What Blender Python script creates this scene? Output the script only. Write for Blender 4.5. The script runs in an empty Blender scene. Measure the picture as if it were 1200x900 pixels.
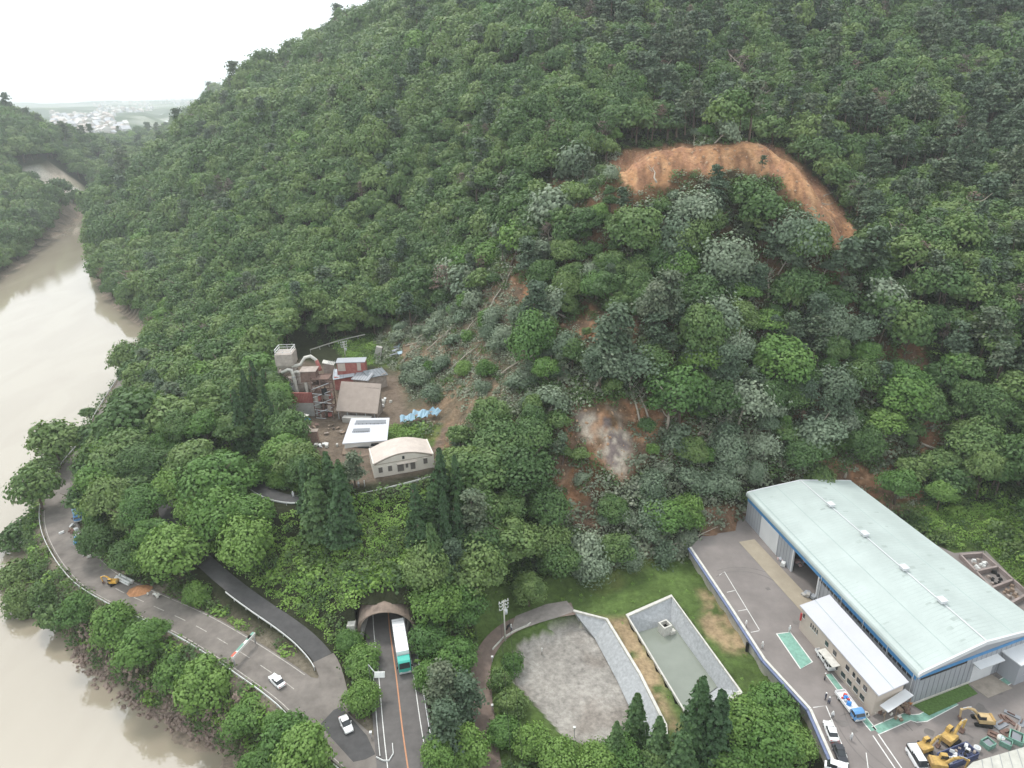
import bpy, bmesh, math, random
import numpy as np
from mathutils import Matrix, Vector
rnd = random.Random(11)
NR = np.random.RandomState(5)
SC = bpy.context.scene
COL = SC.collection
# ------------------------------------------------------------------ camera
FPX = 825.0; PIT = math.radians(23.3); ROL = math.radians(1.7)
CAM = np.array([0., 0., 105.])
_f = np.array([0, math.cos(PIT), -math.sin(PIT)]); _r0 = np.array([1., 0, 0]); _u0 = np.array([0, math.sin(PIT), math.cos(PIT)])
_r = math.cos(ROL)*_r0 - math.sin(ROL)*_u0; _u = math.sin(ROL)*_r0 + math.cos(ROL)*_u0
cam_d = bpy.data.cameras.new('camera'); cam = bpy.data.objects.new('camera', cam_d); COL.objects.link(cam)
cam_d.sensor_width = 36.0; cam_d.lens = 36.0*FPX/1200.0; cam_d.clip_start = 1.0; cam_d.clip_end = 30000.0
cam.matrix_world = Matrix(((_r[0], _u[0], -_f[0], 0), (_r[1], _u[1], -_f[1], 0), (_r[2], _u[2], -_f[2], CAM[2]), (0, 0, 0, 1)))
SC.camera = cam
# ------------------------------------------------------------------ world, sun, exposure (overcast)
SUN_EL = math.radians(58); SUN_AZ = math.radians(-35)
W = bpy.data.worlds.new('World'); SC.world = W; W.use_nodes = True
nt = W.node_tree; nt.nodes.clear()
sky = nt.nodes.new('ShaderNodeTexSky'); sky.sky_type = 'NISHITA'; sky.sun_disc = False
sky.sun_elevation = SUN_EL; sky.sun_rotation = SUN_AZ; sky.air_density = 1.0; sky.dust_density = 4.0; sky.ozone_density = 1.0
hs = nt.nodes.new('ShaderNodeHueSaturation'); hs.inputs['Saturation'].default_value = 0.25
mixc = nt.nodes.new('ShaderNodeMix'); mixc.data_type = 'RGBA'; mixc.inputs[0].default_value = 0.75
mixc.inputs[7].default_value = (10.2, 10.9, 11.3, 1)      # the even cloud deck
bg = nt.nodes.new('ShaderNodeBackground'); bg.inputs[1].default_value = 0.125
wo = nt.nodes.new('ShaderNodeOutputWorld')
nt.links.new(sky.outputs[0], hs.inputs['Color']); nt.links.new(hs.outputs[0], mixc.inputs[6])
nt.links.new(mixc.outputs[2], bg.inputs[0]); nt.links.new(bg.outputs[0], wo.inputs[0])
sl = bpy.data.lights.new('sun', 'SUN'); sl.energy = 1.5; sl.angle = math.radians(10); sl.color = (1, .97, .92)
so = bpy.data.objects.new('sun', sl); COL.objects.link(so)
_sd = Vector((math.sin(-SUN_AZ)*-1*math.cos(SUN_EL), math.cos(SUN_AZ)*math.cos(SUN_EL), math.sin(SUN_EL)))
so.rotation_euler = _sd.to_track_quat('Z', 'Y').to_euler(); so.location = (0, 0, 400)
SC.view_settings.view_transform = 'Standard'; SC.view_settings.look = 'None'; SC.view_settings.gamma = 1
SC.view_settings.exposure = 0.38
SC.cycles.max_bounces = 6; SC.cycles.diffuse_bounces = 3; SC.cycles.glossy_bounces = 3; SC.cycles.transparent_max_bounces = 6
SC.cycles.volume_bounces = 1
# ------------------------------------------------------------------ helpers
def ray(px, py):
    return _f + _r*(px-600)/FPX - _u*(py-450)/FPX
def P(px, py, z=0.):
    """world point at height z that stands at this place of the photograph"""
    d = ray(px, py); t = (z-CAM[2])/d[2]; return CAM + d*t
def PD(px, py, D):
    d = ray(px, py); return CAM + d*D/d[1]
def pj(x, y, z):
    dx = x-CAM[0]; dy = y-CAM[1]; dz = z-CAM[2]
    w = np.maximum(dx*_f[0]+dy*_f[1]+dz*_f[2], 1e-3)
    return 600+FPX*(dx*_r[0]+dy*_r[1]+dz*_r[2])/w, 450-FPX*(dx*_u[0]+dy*_u[1]+dz*_u[2])/w
def sm(a, b, x):
    t = np.clip((x-a)/(b-a), 0, 1); return t*t*(3-2*t)
def seg_d(px, py, ax, ay, bx, by):
    vx, vy = bx-ax, by-ay; L = vx*vx+vy*vy+1e-9
    t = np.clip(((px-ax)*vx+(py-ay)*vy)/L, 0, 1)
    return np.hypot(px-ax-t*vx, py-ay-t*vy), t
def inside(px, py, poly):
    c = np.zeros(px.shape, bool); n = len(poly)
    for i in range(n):
        x1, y1 = poly[i][:2]; x2, y2 = poly[(i+1) % n][:2]
        if y1 == y2: continue
        c ^= ((y1 > py) != (y2 > py)) & (px < (x2-x1)*(py-y1)/(y2-y1)+x1)
    return c
def sdist(px, py, poly):
    d = np.full(px.shape, 1e9); n = len(poly)
    for i in range(n):
        a = poly[i]; b = poly[(i+1) % n]
        d = np.minimum(d, seg_d(px, py, a[0], a[1], b[0], b[1])[0])
    return np.where(inside(px, py, poly), -d, d)
def pline(px, py, pts):
    """distance to a polyline, and the third coordinate along it"""
    best = np.full(px.shape, 1e9); zz = np.zeros(px.shape)
    for a, b in zip(pts[:-1], pts[1:]):
        d, t = seg_d(px, py, a[0], a[1], b[0], b[1]); m = d < best
        best = np.where(m, d, best); zz = np.where(m, a[2]+(b[2]-a[2])*t, zz)
    return best, zz
_lat = NR.rand(256, 256)
def vnoise(x, y, s, k=0):
    x = x/s+17.3*k+900; y = y/s+9.1*k+900
    xi = np.floor(x).astype(int); yi = np.floor(y).astype(int); fx = x-xi; fy = y-yi
    fx = fx*fx*(3-2*fx); fy = fy*fy*(3-2*fy)
    g = lambda a, b: _lat[a % 256, b % 256]
    return (g(xi, yi)*(1-fx)+g(xi+1, yi)*fx)*(1-fy)+(g(xi, yi+1)*(1-fx)+g(xi+1, yi+1)*fx)*fy
def fbm(x, y, s, k=0, o=4):
    r = 0; a = .5
    for i in range(o): r = r+a*vnoise(x, y, s/2**i, k+i); a *= .5
    return r/(1-.5**o)
def smooth_line(pts, n=6):
    """Catmull-Rom through points"""
    p = [np.array(q, float) for q in pts]; p = [2*p[0]-p[1]]+p+[2*p[-1]-p[-2]]; out = []
    for i in range(1, len(p)-2):
        for k in range(n):
            t = k/n; out.append(.5*((2*p[i])+(-p[i-1]+p[i+1])*t+(2*p[i-1]-5*p[i]+4*p[i+1]-p[i+2])*t*t+(-p[i-1]+3*p[i]-3*p[i+1]+p[i+2])*t**3))
    out.append(p[-2]); return out
# ---- materials
def hexlin(h):
    c = [int(h[i:i+2], 16)/255 for i in (0, 2, 4)]; return tuple((v/12.92 if v <= .04045 else ((v+.055)/1.055)**2.4) for v in c)
_mats = {}
def mat(name, col, rough=.8, var=.15, scale=3., metal=0., bump=0., spec=.3, kind=None, col2=None, coord='Object', trans=0.):
    if name in _mats: return _mats[name]
    m = bpy.data.materials.new(name); m.use_nodes = True; n = m.node_tree.nodes; l = m.node_tree.links
    b = n['Principled BSDF']; b.inputs['Roughness'].default_value = rough; b.inputs['Metallic'].default_value = metal
    b.inputs['Specular IOR Level'].default_value = spec
    tc = n.new('ShaderNodeTexCoord'); nz = n.new('ShaderNodeTexNoise'); nz.inputs['Scale'].default_value = scale
    nz.inputs['Detail'].default_value = 6; nz.inputs['Roughness'].default_value = .65
    l.new(tc.outputs[coord], nz.inputs['Vector'])
    rp = n.new('ShaderNodeValToRGB'); rp.color_ramp.elements[0].position = .3; rp.color_ramp.elements[1].position = .7
    c2 = col2 or tuple(v*(1+var) for v in col); c1 = col if col2 else tuple(v*(1-var) for v in col)
    rp.color_ramp.elements[0].color = (*c1, 1); rp.color_ramp.elements[1].color = (*c2, 1)
    l.new(nz.outputs['Fac'], rp.inputs[0]); out = rp.outputs[0]
    if kind == 'ribs':       # corrugated sheet
        wv = n.new('ShaderNodeTexWave'); wv.inputs['Scale'].default_value = 1.6; wv.inputs['Distortion'].default_value = 0
        l.new(tc.outputs[coord], wv.inputs['Vector']); bp = n.new('ShaderNodeBump'); bp.inputs['Strength'].default_value = .6; bp.inputs['Distance'].default_value = .1
        l.new(wv.outputs['Fac'], bp.inputs['Height']); l.new(bp.outputs[0], b.inputs['Normal'])
    elif bump:
        bp = n.new('ShaderNodeBump'); bp.inputs['Strength'].default_value = bump; bp.inputs['Distance'].default_value = .15
        l.new(nz.outputs['Fac'], bp.inputs['Height']); l.new(bp.outputs[0], b.inputs['Normal'])
    l.new(out, b.inputs['Base Color'])
    _mats[name] = m; return m
# ---- mesh collector
class MB:
    def __init__(s): s.v = []; s.f = []; s.mi = []; s.m = 0; s.sm = []; s.smooth = False
    def add(s, vs, fs):
        o = len(s.v); s.v += [tuple(map(float, q)) for q in vs]
        for q in fs: s.f.append(tuple(i+o for i in q)); s.mi.append(s.m); s.sm.append(s.smooth)
        return s
    def box(s, c, d, rz=0., rx=0., taper=1.0, ry=0.):
        x, y, z = d[0]/2, d[1]/2, d[2]/2; vs = []
        M = Matrix.Rotation(rz, 3, 'Z') @ Matrix.Rotation(ry, 3, 'Y') @ Matrix.Rotation(rx, 3, 'X')
        for k, t in ((-1, 1), (1, taper)):
            for a, b in ((-1, -1), (1, -1), (1, 1), (-1, 1)):
                q = M @ Vector((a*x*t, b*y*t, k*z)); vs.append((q.x+c[0], q.y+c[1], q.z+c[2]))
        return s.add(vs, [(3, 2, 1, 0), (4, 5, 6, 7), (0, 1, 5, 4), (1, 2, 6, 5), (2, 3, 7, 6), (3, 0, 4, 7)])
    def prism(s, pts, z0, z1):
        """vertical prism over a counter-clockwise outline; z1 may be one per point"""
        n = len(pts); z1 = z1 if hasattr(z1, '__len__') else [z1]*n; z0 = z0 if hasattr(z0, '__len__') else [z0]*n
        vs = [(p[0], p[1], z0[i]) for i, p in enumerate(pts)]+[(p[0], p[1], z1[i]) for i, p in enumerate(pts)]
        return s.add(vs, [tuple(range(n-1, -1, -1)), tuple(range(n, 2*n))]+[(i, (i+1) % n, n+(i+1) % n, n+i) for i in range(n)])
    def extr(s, prof, y0, y1, ax='y', close=True):
        """profile (a,z) extruded along an axis"""
        n = len(prof); g = (lambda a, z, t: (a, t, z)) if ax == 'y' else (lambda a, z, t: (t, a, z))
        vs = [g(a, z, y0) for a, z in prof]+[g(a, z, y1) for a, z in prof]
        fs = [(i, (i+1) % n, n+(i+1) % n, n+i) for i in range(n if close else n-1)]
        if close: fs += [tuple(range(n-1, -1, -1)), tuple(range(n, 2*n))]
        return s.add(vs, fs)
    def tube(s, pts, r, n=8, caps=True):
        pts = [Vector(tuple(map(float, p))) for p in pts]; N = len(pts); rr = r if hasattr(r, '__len__') else [r]*N; vs = []
        for i, p in enumerate(pts):
            t = (pts[min(i+1, N-1)]-pts[max(i-1, 0)]); t = t.normalized() if t.length > 1e-6 else Vector((0, 0, 1))
            a = t.cross(Vector((0, 0, 1))) if abs(t.z) < .9 else t.cross(Vector((1, 0, 0))); a.normalize(); b = t.cross(a)
            for k in range(n):
                w = 2*math.pi*k/n; q = p+(a*math.cos(w)+b*math.sin(w))*rr[i]; vs.append(tuple(q))
        fs = [(i*n+k, i*n+(k+1) % n, (i+1)*n+(k+1) % n, (i+1)*n+k) for i in range(N-1) for k in range(n)]
        o = s.smooth; s.smooth = n > 6; s.add(vs, fs); s.smooth = o
        if caps:
            m = len(s.v)-len(vs); s.f += [tuple(range(m+n-1, m-1, -1)), tuple(range(m+(N-1)*n, m+N*n))]; s.mi += [s.m]*2; s.sm += [False]*2
        return s
    def strip(s, A, B):
        """surface between two polylines"""
        n = len(A); return s.add(list(A)+list(B), [(i, i+1, n+i+1, n+i) for i in range(n-1)])
    def build(s, name, m, parent=None, loc=None, rot=None, bevel=0):
        me = bpy.data.meshes.new(name); me.from_pydata(s.v, [], s.f)
        for q in (m if isinstance(m, (list, tuple)) else [m]): me.materials.append(q)
        me.polygons.foreach_set('material_index', s.mi); me.polygons.foreach_set('use_smooth', s.sm); me.update()
        bm = bmesh.new(); bm.from_mesh(me); bmesh.ops.recalc_face_normals(bm, faces=bm.faces[:])
        bm.to_mesh(me); bm.free()
        o = bpy.data.objects.new(name, me); COL.objects.link(o)
        if parent is not None: o.parent = parent
        if loc is not None: o.location = loc
        if rot is not None: o.rotation_euler = (0, 0, rot)
        if bevel:
            bv = o.modifiers.new('bevel', 'BEVEL'); bv.width = bevel; bv.segments = 2; bv.limit_method = 'ANGLE'
        return o
def tag(o, label=None, cat=None, group=None, kind=None):
    if label: o['label'] = label
    if cat: o['category'] = cat
    if group: o['group'] = group
    if kind: o['kind'] = kind
    return o
def thing(name, label, cat, loc=(0, 0, 0), rz=0., group=None):
    o = bpy.data.objects.new(name, None); COL.objects.link(o); o.empty_display_size = .2
    o.location = tuple(map(float, loc)); o.rotation_euler = (0, 0, rz); return tag(o, label, cat, group)
def copy_tree(o, parent=None):
    c = o.copy(); COL.objects.link(c); c.parent = parent
    for ch in [q for q in bpy.data.objects if q.parent == o]: copy_tree(ch, c)
    return c
# ------------------------------------------------------------------ lines of the place
def W3(pts): return [P(*q) for q in pts]
HIGHWAY = smooth_line(W3([(455, 718, 0), (457, 740, 0), (464, 790, 0), (471, 850, 0), (478, 900, 0)]), 5)
_d = HIGHWAY[-1]-HIGHWAY[-6]; HIGHWAY += [HIGHWAY[-1]+_d*k for k in (1, 2, 3)]
OLDROAD = smooth_line(W3([(450, 905, 0), (428, 888, 0), (394, 858, 0), (350, 812, 0), (300, 776, 0), (262, 752, 0), (225, 731, 0), (175, 708, -.2), (140, 692, -.5),
                          (110, 673, -.8), (86, 645, -1), (71, 615, -1.2), (69, 588, -1.4), (78, 563, -1.6), (92, 541, -1.8), (112, 515, -2), (130, 480, -2), (160, 430, -2)]), 5)
SIDEROAD = smooth_line(W3([(396, 838, 0), (393, 812, 0), (383, 778, .3), (362, 752, .8), (336, 731, 1.5), (308, 712, 2.3), (283, 694, 3.2), (258, 674, 4), (234, 652, 5), (212, 630, 6),
                           (196, 600, 7.2), (196, 568, 8.5), (222, 545, 9.5), (255, 537, 10.3), (280, 545, 11), (295, 563, 11.6), (315, 578, 12.2), (340, 585, 12.8), (370, 584, 13.4), (400, 579, 13.9),
                           (432, 573, 14.3), (465, 565, 14.7), (500, 556, 15), (540, 545, 15.2)]), 4)
TRACK = smooth_line(W3([(580, 930, -4), (573, 890, -4), (568, 850, -4), (564, 810, -4), (564, 780, -4), (576, 754, -4), (596, 736, -4), (622, 725, -4), (648, 717, -4), (672, 713, -4)]), 4)
BASIN_RIM = [P(*q, -4)[:2] for q in [(600, 740), (628, 729), (655, 722), (672, 717), (711, 727), (750, 790), (780, 850), (783, 874), (740, 885), (690, 880), (650, 862), (616, 824), (588, 794), (582, 765)]]
BANK_TOP = [P(*q, -3.9) for q in [(672, 716), (711, 726), (750, 790), (780, 850), (782, 876)]]
BANK_BOT = [P(*q, -7.0) for q in [(674, 726), (697, 748), (722, 795), (742, 838), (752, 872)]]
POND_RIM = [P(*q, -4)[:2] for q in [(735, 722), (787, 699), (868, 811), (812, 850)]]
POND_IN = [P(*q, -7.6)[:2] for q in [(749, 742), (786, 731), (838, 803), (801, 830)]]
YZ = -1.0
YARD_L = [P(*q, YZ)[:2] for q in [(808, 643), (855, 713), (895, 775), (948, 833), (974, 892), (990, 940)]]
YARD = YARD_L+[np.array(q) for q in [(60, 55), (160, 55)]]+[P(*q, YZ)[:2] for q in [(1290, 790), (1222, 712), (1155, 645), (1118, 648)]]+[np.array(q) for q in [(90.5, 154), (88, 158), (60, 154.5), (57, 152)]]+[P(*q, YZ)[:2] for q in [(862, 622), (822, 628)]]
# warehouse corners near-left, far-left, far-right, near-right
BA, BB, BC, BD = P(1066, 826, YZ)[:2], P(884, 632, YZ)[:2], np.array([86.5, 152.]), P(1200, 774, YZ)[:2]
BD = BA+(BD-BA)/np.linalg.norm(BD-BA)*30.5
# water outline (px on z=-14)
RIVER = [P(*q, -14)[:2] for q in [(262, 960), (250, 905), (248, 886), (225, 872), (186, 850), (144, 823), (104, 793), (82, 760), (45, 724), (34, 700), (32, 655), (48, 610), (70, 545), (95, 520), (128, 503),
         (150, 460), (172, 425), (176, 400), (165, 383), (142, 366), (122, 345), (112, 318), (110, 290), (113, 268), (116, 256), (118, 246)]]
RIVER += [P(*q, -14)[:2] for q in [(110, 240), (98, 247), (76, 259), (50, 288), (12, 318), (-10, 330), (-120, 385), (-420, 520)]]+[np.array(q) for q in [(-420, 120), (-300, 20), (-60, 20)]]
FARRIV = [(*P(*q, -14)[:2], 0) for q in [(172, 168), (188, 152), (196, 141), (180, 134), (158, 128), (140, 124), (165, 119)]]
# ------------------------------------------------------------------ terrain control points
CP = []
SCARP = [(714, 190), (732, 179), (765, 173), (800, 170), (835, 172), (870, 168), (912, 173), (941, 194), (967, 220), (990, 252), (1006, 283), (1000, 298), (982, 290), (962, 272), (946, 248), (930, 230), (912, 208), (890, 203), (860, 198), (830, 203), (800, 199), (782, 219), (745, 226), (726, 210)]
def cz(*a):
    for u, v, z in a: CP.append(P(u, v, z))
def cd(*a):
    for u, v, D in a:
        q = PD(u, v, D); CP.append(q-np.array([0, 0, 7.]))
cz((300, 640, 4.5), (380, 640, 7.5), (350, 700, 3), (430, 640, 9), (400, 700, 5), (430, 600, 12), (340, 620, 8), (440, 690, 8), (480, 680, 8), (400, 760, 1.5), (500, 640, 10), (545, 690, 2), (520, 800, -.5), (530, 880, -1.5), (510, 730, 3),
   (240, 600, 8), (200, 520, 10), (150, 590, 4), (120, 620, 1), (160, 660, 1.5), (210, 690, 1.5), (250, 500, 13), (280, 600, 8),
   (600, 660, 2), (650, 660, 0), (700, 650, 0), (760, 620, 2), (720, 570, 10), (705, 490, 24), (660, 480, 25), (640, 560, 13), (670, 600, 7), (690, 630, 2), (580, 540, 16), (560, 600, 10), (740, 470, 25), (760, 540, 13),
   (800, 570, 7), (850, 600, 2), (850, 500, 18), (930, 545, 9), (1000, 545, 8), (1060, 565, 4), (1110, 610, 2), (1160, 645, 0), (1150, 540, 9), (1220, 500, 17), (1220, 600, 4), (1130, 470, 20), (1260, 650, 1),
   (500, 440, 18), (540, 450, 21), (600, 430, 28), (600, 380, 34), (520, 370, 26), (520, 490, 16), (700, 400, 36), (800, 400, 36), (900, 400, 34), (1000, 400, 33), (1100, 400, 32), (1200, 400, 33),
   (340, 400, 20), (300, 430, 14), (430, 380, 22), (250, 450, 8), (200, 470, 4), (200, 410, -4),
   (600, 300, 50), (700, 300, 54), (800, 300, 54), (900, 300, 54), (1000, 320, 47), (1100, 300, 52), (1200, 300, 50),
   (720, 183, 82), (760, 173, 83.5), (850, 168, 84), (905, 168, 83), (940, 190, 79), (975, 228, 71), (1003, 290, 55), (1040, 380, 37),
   (728, 225, 70), (770, 212, 71), (850, 207, 72), (900, 204, 71), (918, 228, 67), (948, 258, 60.5), (975, 295, 52), (690, 235, 67), (1010, 400, 32),
   (640, 240, 62), (570, 310, 42), (40, 560, -16), (60, 740, -15), (150, 780, -9), (250, 820, -9))
cz((0, 322, -14), (50, 284, -14), (100, 243, -14), (-150, 380, -14), (120, 220, -14))
cd((600, 150, 305), (850, 110, 335), (850, 50, 375), (850, 0, 425), (600, 60, 400), (600, 0, 500), (1000, 120, 310), (1190, 200, 270), (1190, 120, 330), (1190, 50, 390), (1190, -20, 450), (1000, 0, 425),
   (1000, 220, 268), (1100, 230, 262), (500, 250, 330), (500, 330, 290), (500, 150, 390), (500, 60, 470), (440, 100, 450), (400, 200, 375), (400, 300, 315),
   (300, 350, 320), (300, 250, 395), (300, 150, 520), (250, 300, 375), (250, 200, 500), (200, 300, 440), (200, 230, 530), (150, 300, 500), (200, 370, 345),
   (850, -120, 560), (600, -120, 650), (1100, -140, 560))
_k1 = len(CP)
cd((135, 232, 620), (165, 200, 660), (205, 150, 690), (250, 110, 710), (300, 76, 720), (350, 52, 730), (400, 24, 720), (440, 4, 700), (480, -20, 670), (410, 60, 560), (340, 95, 600))
for _i in range(_k1, len(CP)): CP[_i] = CP[_i]-np.array([0, 0, 14.])
# left hill
_k0 = len(CP)
cd((0, 250, 640), (0, 180, 760), (0, 121, 930), (60, 137, 1000), (100, 150, 1060), (130, 158, 1100), (152, 165, 1150), (172, 174, 1200), (-120, 100, 900), (-120, 250, 600), (183, 160, 1500), (215, 129, 1520), (252, 98, 1540), (300, 80, 1560))
for _i in range(_k0, len(CP)): CP[_i] = CP[_i]-np.array([0, 0, 20. if CP[_i][1] > 700 else 6.])
for u9, v9, d9 in [(30, 198, 835), (50, 193, 845), (78, 203, 865), (102, 219, 880), (35, 222, 812), (60, 230, 820), (88, 238, 830), (60, 172, 900), (125, 225, 960), (130, 195, 1000)]: CP.append(PD(u9, v9, d9))
CP += [np.array(q, float) for q in [(-900, 1950, -8), (-420, 1050, 20), (0, 1100, 220), (300, 1000, 240), (600, 900, 230), (700, 500, 190), (500, 250, 100), (400, 120, 40), (-100, 1500, 120), (500, 1500, 150),
       (-1100, 700, 90), (-1200, 1200, 50), (-900, 1500, 0), (150, 30, 0), (40, 20, 0), (-40, 30, 0), (-300, 20, -18), (-600, 100, -14), (300, 60, 5), (-120, 60, -18), (-75, 75, -17), (-220, 150, -18), (-230, 280, -18)]]
CP = np.array(CP); _c2 = 12.0**2
def _ker(dx, dy): return np.sqrt(dx*dx+dy*dy+_c2)
_n = len(CP); _A = np.zeros((_n+3, _n+3))
_A[:_n, :_n] = _ker(CP[:, None, 0]-CP[None, :, 0], CP[:, None, 1]-CP[None, :, 1])-np.eye(_n)*1.5
_A[:_n, _n] = 1; _A[:_n, _n+1] = CP[:, 0]/500; _A[:_n, _n+2] = CP[:, 1]/500; _A[_n:, :_n] = _A[:_n, _n:].T
_w = np.linalg.solve(_A, np.r_[CP[:, 2], 0, 0, 0])
def base_z(x, y):
    z = _w[_n]+_w[_n+1]*x/500+_w[_n+2]*y/500
    for i in range(_n): z = z+_w[i]*_ker(x-CP[i, 0], y-CP[i, 1])
    return z
def terrain_z(x, y):
    x = np.asarray(x, float); y = np.asarray(y, float)
    r = np.hypot(x*.9, y); zn = base_z(np.clip(x, -1300, 800), np.clip(y, -50, 2100))
    zf = -6+130*np.maximum(fbm(x, y, 900, 3)-.5, 0)+18*(fbm(x, y, 300, 5)-.5)
    az = np.degrees(np.arctan2(x, np.maximum(y, 1)))
    zf = zf+np.where(az > -24, 0, 0)
    z = zn+(zf-zn)*sm(1650, 2000, y)
    away = sm(150, 260, y)
    z = z+(fbm(x, y, 60, 9)-.5)*8*away*sm(-14, 20, z)+(fbm(x, y, 8, 2, 2)-.5)*.7
    # river
    d = sdist(x, y, RIVER); w = 1-sm(-2, 9, d); z = z*(1-w)+(-17)*w
    z = np.where((y > 240) & (y < 1250), np.maximum(z, -14.4+.55*np.clip(d, 0, 14)), z)
    z = np.where((d > 9) & (y < 1700), np.maximum(z, -13.6), z)
    d, _ = pline(x, y, FARRIV); w = 1-sm(25, 60, d); z = np.where(y > 900, z*(1-w)+(-22)*w, z)
    # mud flat at the bottom of the frame
    px, py = pj(x, y, np.full(x.shape, -14.)); m = sdist(px, py, [(190, 838), (200, 872), (232, 884), (262, 884), (245, 930), (330, 940), (330, 880), (300, 862), (240, 850)])
    w = (1-sm(-4, 8, m))*(y < 140); z = z*(1-w)+(-13.75+.25*fbm(x, y, 5, 4))*w
    qx, qy = pj(x, y, z); ws = (1-sm(-4, 5, sdist(qx, qy, [(655, 478), (700, 462), (770, 468), (800, 510), (745, 575), (745, 620), (700, 625), (648, 520)])))*(y < 240); ws2 = (1-sm(-3, 4, sdist(qx, qy, SCARP)))*(y < 420)
    z = z+(ws*1.6+ws2*1.8)*(fbm(x, y*.5, 4.5, 61)-.5)*2
    # roads and flats
    for ln, hw, mg in ((SIDEROAD, 2.6, 5), (OLDROAD, 4.8, 4.5)):
        d, zz = pline(x, y, ln); w = 1-sm(hw+.8, hw+.8+mg, d); z = z*(1-w)+(zz-.3)*w
    g = [P(*q, -4)[:2] for q in [(548, 960), (552, 860), (548, 790), (560, 745), (600, 715), (665, 700), (735, 688), (775, 668), (806, 640)]]+[np.array(q) for q in [(48, 118), (60, 80), (60, 50), (0, 50)]]
    d = sdist(x, y, g); w = 1-sm(0, 5, d); z = z*(1-w)+(-4+.25*(fbm(x, y, 6, 1)-.5))*w
    # plant terrace
    g = [P(*q, 15)[:2] for q in [(330, 500), (322, 440), (350, 405), (440, 395), (470, 440), (480, 480), (530, 500), (520, 545), (505, 560), (440, 575), (400, 580), (360, 520)]]
    d = sdist(x, y, g); w = 1-sm(0, 7, d); z = z*(1-w)+(15+.5*(fbm(x, y, 7, 6)-.5))*w
    d = sdist(x, y, YARD); w = 1-sm(-1.0, -.3, d); rb = ((x > 50) & (y > 140)) | (x > 80)
    w2 = 1-sm(0, 5, d); w = np.where(rb, w2, w); z = z*(1-w)+(YZ-.35)*w
    d, zz = pline(x, y, TRACK); w = 1-sm(2.2, 3.4, d); z = z*(1-w)+(-4.25)*w
    d = sdist(x, y, BASIN_RIM); rim = [(*q[:2], 0) for q in BANK_TOP]; dr, _ = pline(x, y, rim)
    wA = 1-sm(-.35, 0, d); wB = 1-sm(-3.4, -.3, d); w = np.where(dr < 6.5, wA, wB); z = z*(1-w)+np.where(dr < 5.5, -7.3, -7.0+.12*(fbm(x, y, 4, 3)-.5))*w
    d = sdist(x, y, POND_RIM); w = 1-sm(-.4, 0, d); z = z*(1-w)-8.6*w
    # highway cutting and tunnel mouth
    hx = [q[:2] for q in HIGHWAY]; d, _ = pline(x, y, [(*q, 0) for q in hx]); ty = 114.6
    w = (1-sm(5.2, 12, d))*(y < ty+1.2); z = z*(1-w)+(-.25)*w
    tx = -27.35-(y-114)*.19
    w = (1-sm(6.5, 10, np.abs(x-tx)))*(y >= ty+1.2)*(y < ty+22); z = np.where(w > 0, np.maximum(z, z*(1-w)+(6.2+.55*np.clip(y-115.8, 0, 5))*w), z)
    return z
def axis(lo, a, b, hi, st, gr=1.045, mx=110):
    v = list(np.arange(a, b+.01, st)); s = st
    while v[-1] < hi: s = min(s*gr, mx); v.append(v[-1]+s)
    s = st; w = [v[0]]
    while w[-1] > lo: s = min(s*gr, mx); w.append(w[-1]-s)
    return np.array(w[:0:-1]+v)
XS = axis(-7000, -150, 125, 7000, 1.0); YS = axis(0, 76, 215, 9500, 1.0, 1.02)
GX, GY = np.meshgrid(XS, YS); GZ = terrain_z(GX, GY)
def ground(x, y):
    """terrain height by bilinear lookup"""
    x = np.atleast_1d(np.asarray(x, float)); y = np.atleast_1d(np.asarray(y, float))
    i = np.clip(np.searchsorted(XS, x)-1, 0, len(XS)-2); j = np.clip(np.searchsorted(YS, y)-1, 0, len(YS)-2)
    fx = (x-XS[i])/(XS[i+1]-XS[i]); fy = (y-YS[j])/(YS[j+1]-YS[j])
    return (GZ[j, i]*(1-fx)+GZ[j, i+1]*fx)*(1-fy)+(GZ[j+1, i]*(1-fx)+GZ[j+1, i+1]*fx)*fy
def g1(x, y): return float(ground(x, y)[0])
# outlines in the photograph of the ground seen there (tested on real ground points)
BARE = [SCARP, [(660, 480), (700, 466), (770, 472), (790, 490), (770, 520), (745, 545), (728, 570), (715, 560), (690, 530), (668, 520)], [(655, 520), (672, 530), (690, 580), (712, 610), (700, 628), (672, 615), (660, 575)],
        [(560, 335), (610, 325), (640, 350), (600, 380), (570, 370)], [(690, 360), (750, 370), (740, 420), (690, 410)], [(650, 380), (690, 378), (690, 420), (655, 420)], [(790, 370), (830, 380), (825, 410), (795, 408)],
        [(820, 600), (890, 590), (895, 632), (830, 632)], [(960, 540), (1080, 550), (1085, 600), (1040, 600), (990, 572), (955, 570)], [(1055, 385), (1080, 390), (1085, 470), (1060, 460)], [(1075, 470), (1100, 480), (1100, 560), (1080, 550)],
        [(650, 230), (720, 225), (730, 250), (660, 260)], [(480, 480), (550, 480), (560, 510), (510, 530)], [(470, 400), (560, 380), (590, 430), (520, 450), (470, 440)], [(500, 440), (600, 440), (600, 480), (500, 480)], [(620, 240), (660, 200), (680, 260)]]
SLIDE = [(716, 180), (800, 165), (915, 168), (975, 220), (1003, 290), (1040, 370), (1085, 400), (1110, 500), (1090, 590), (1000, 575), (890, 600), (830, 640), (700, 700), (640, 620), (650, 520), (600, 500), (540, 520), (470, 490), (440, 440), (440, 395), (520, 340), (590, 280), (640, 230), (690, 195)]
ROCKY = [(672, 484), (712, 478), (742, 498), (738, 530), (730, 560), (712, 555), (700, 525), (680, 510)]
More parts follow.
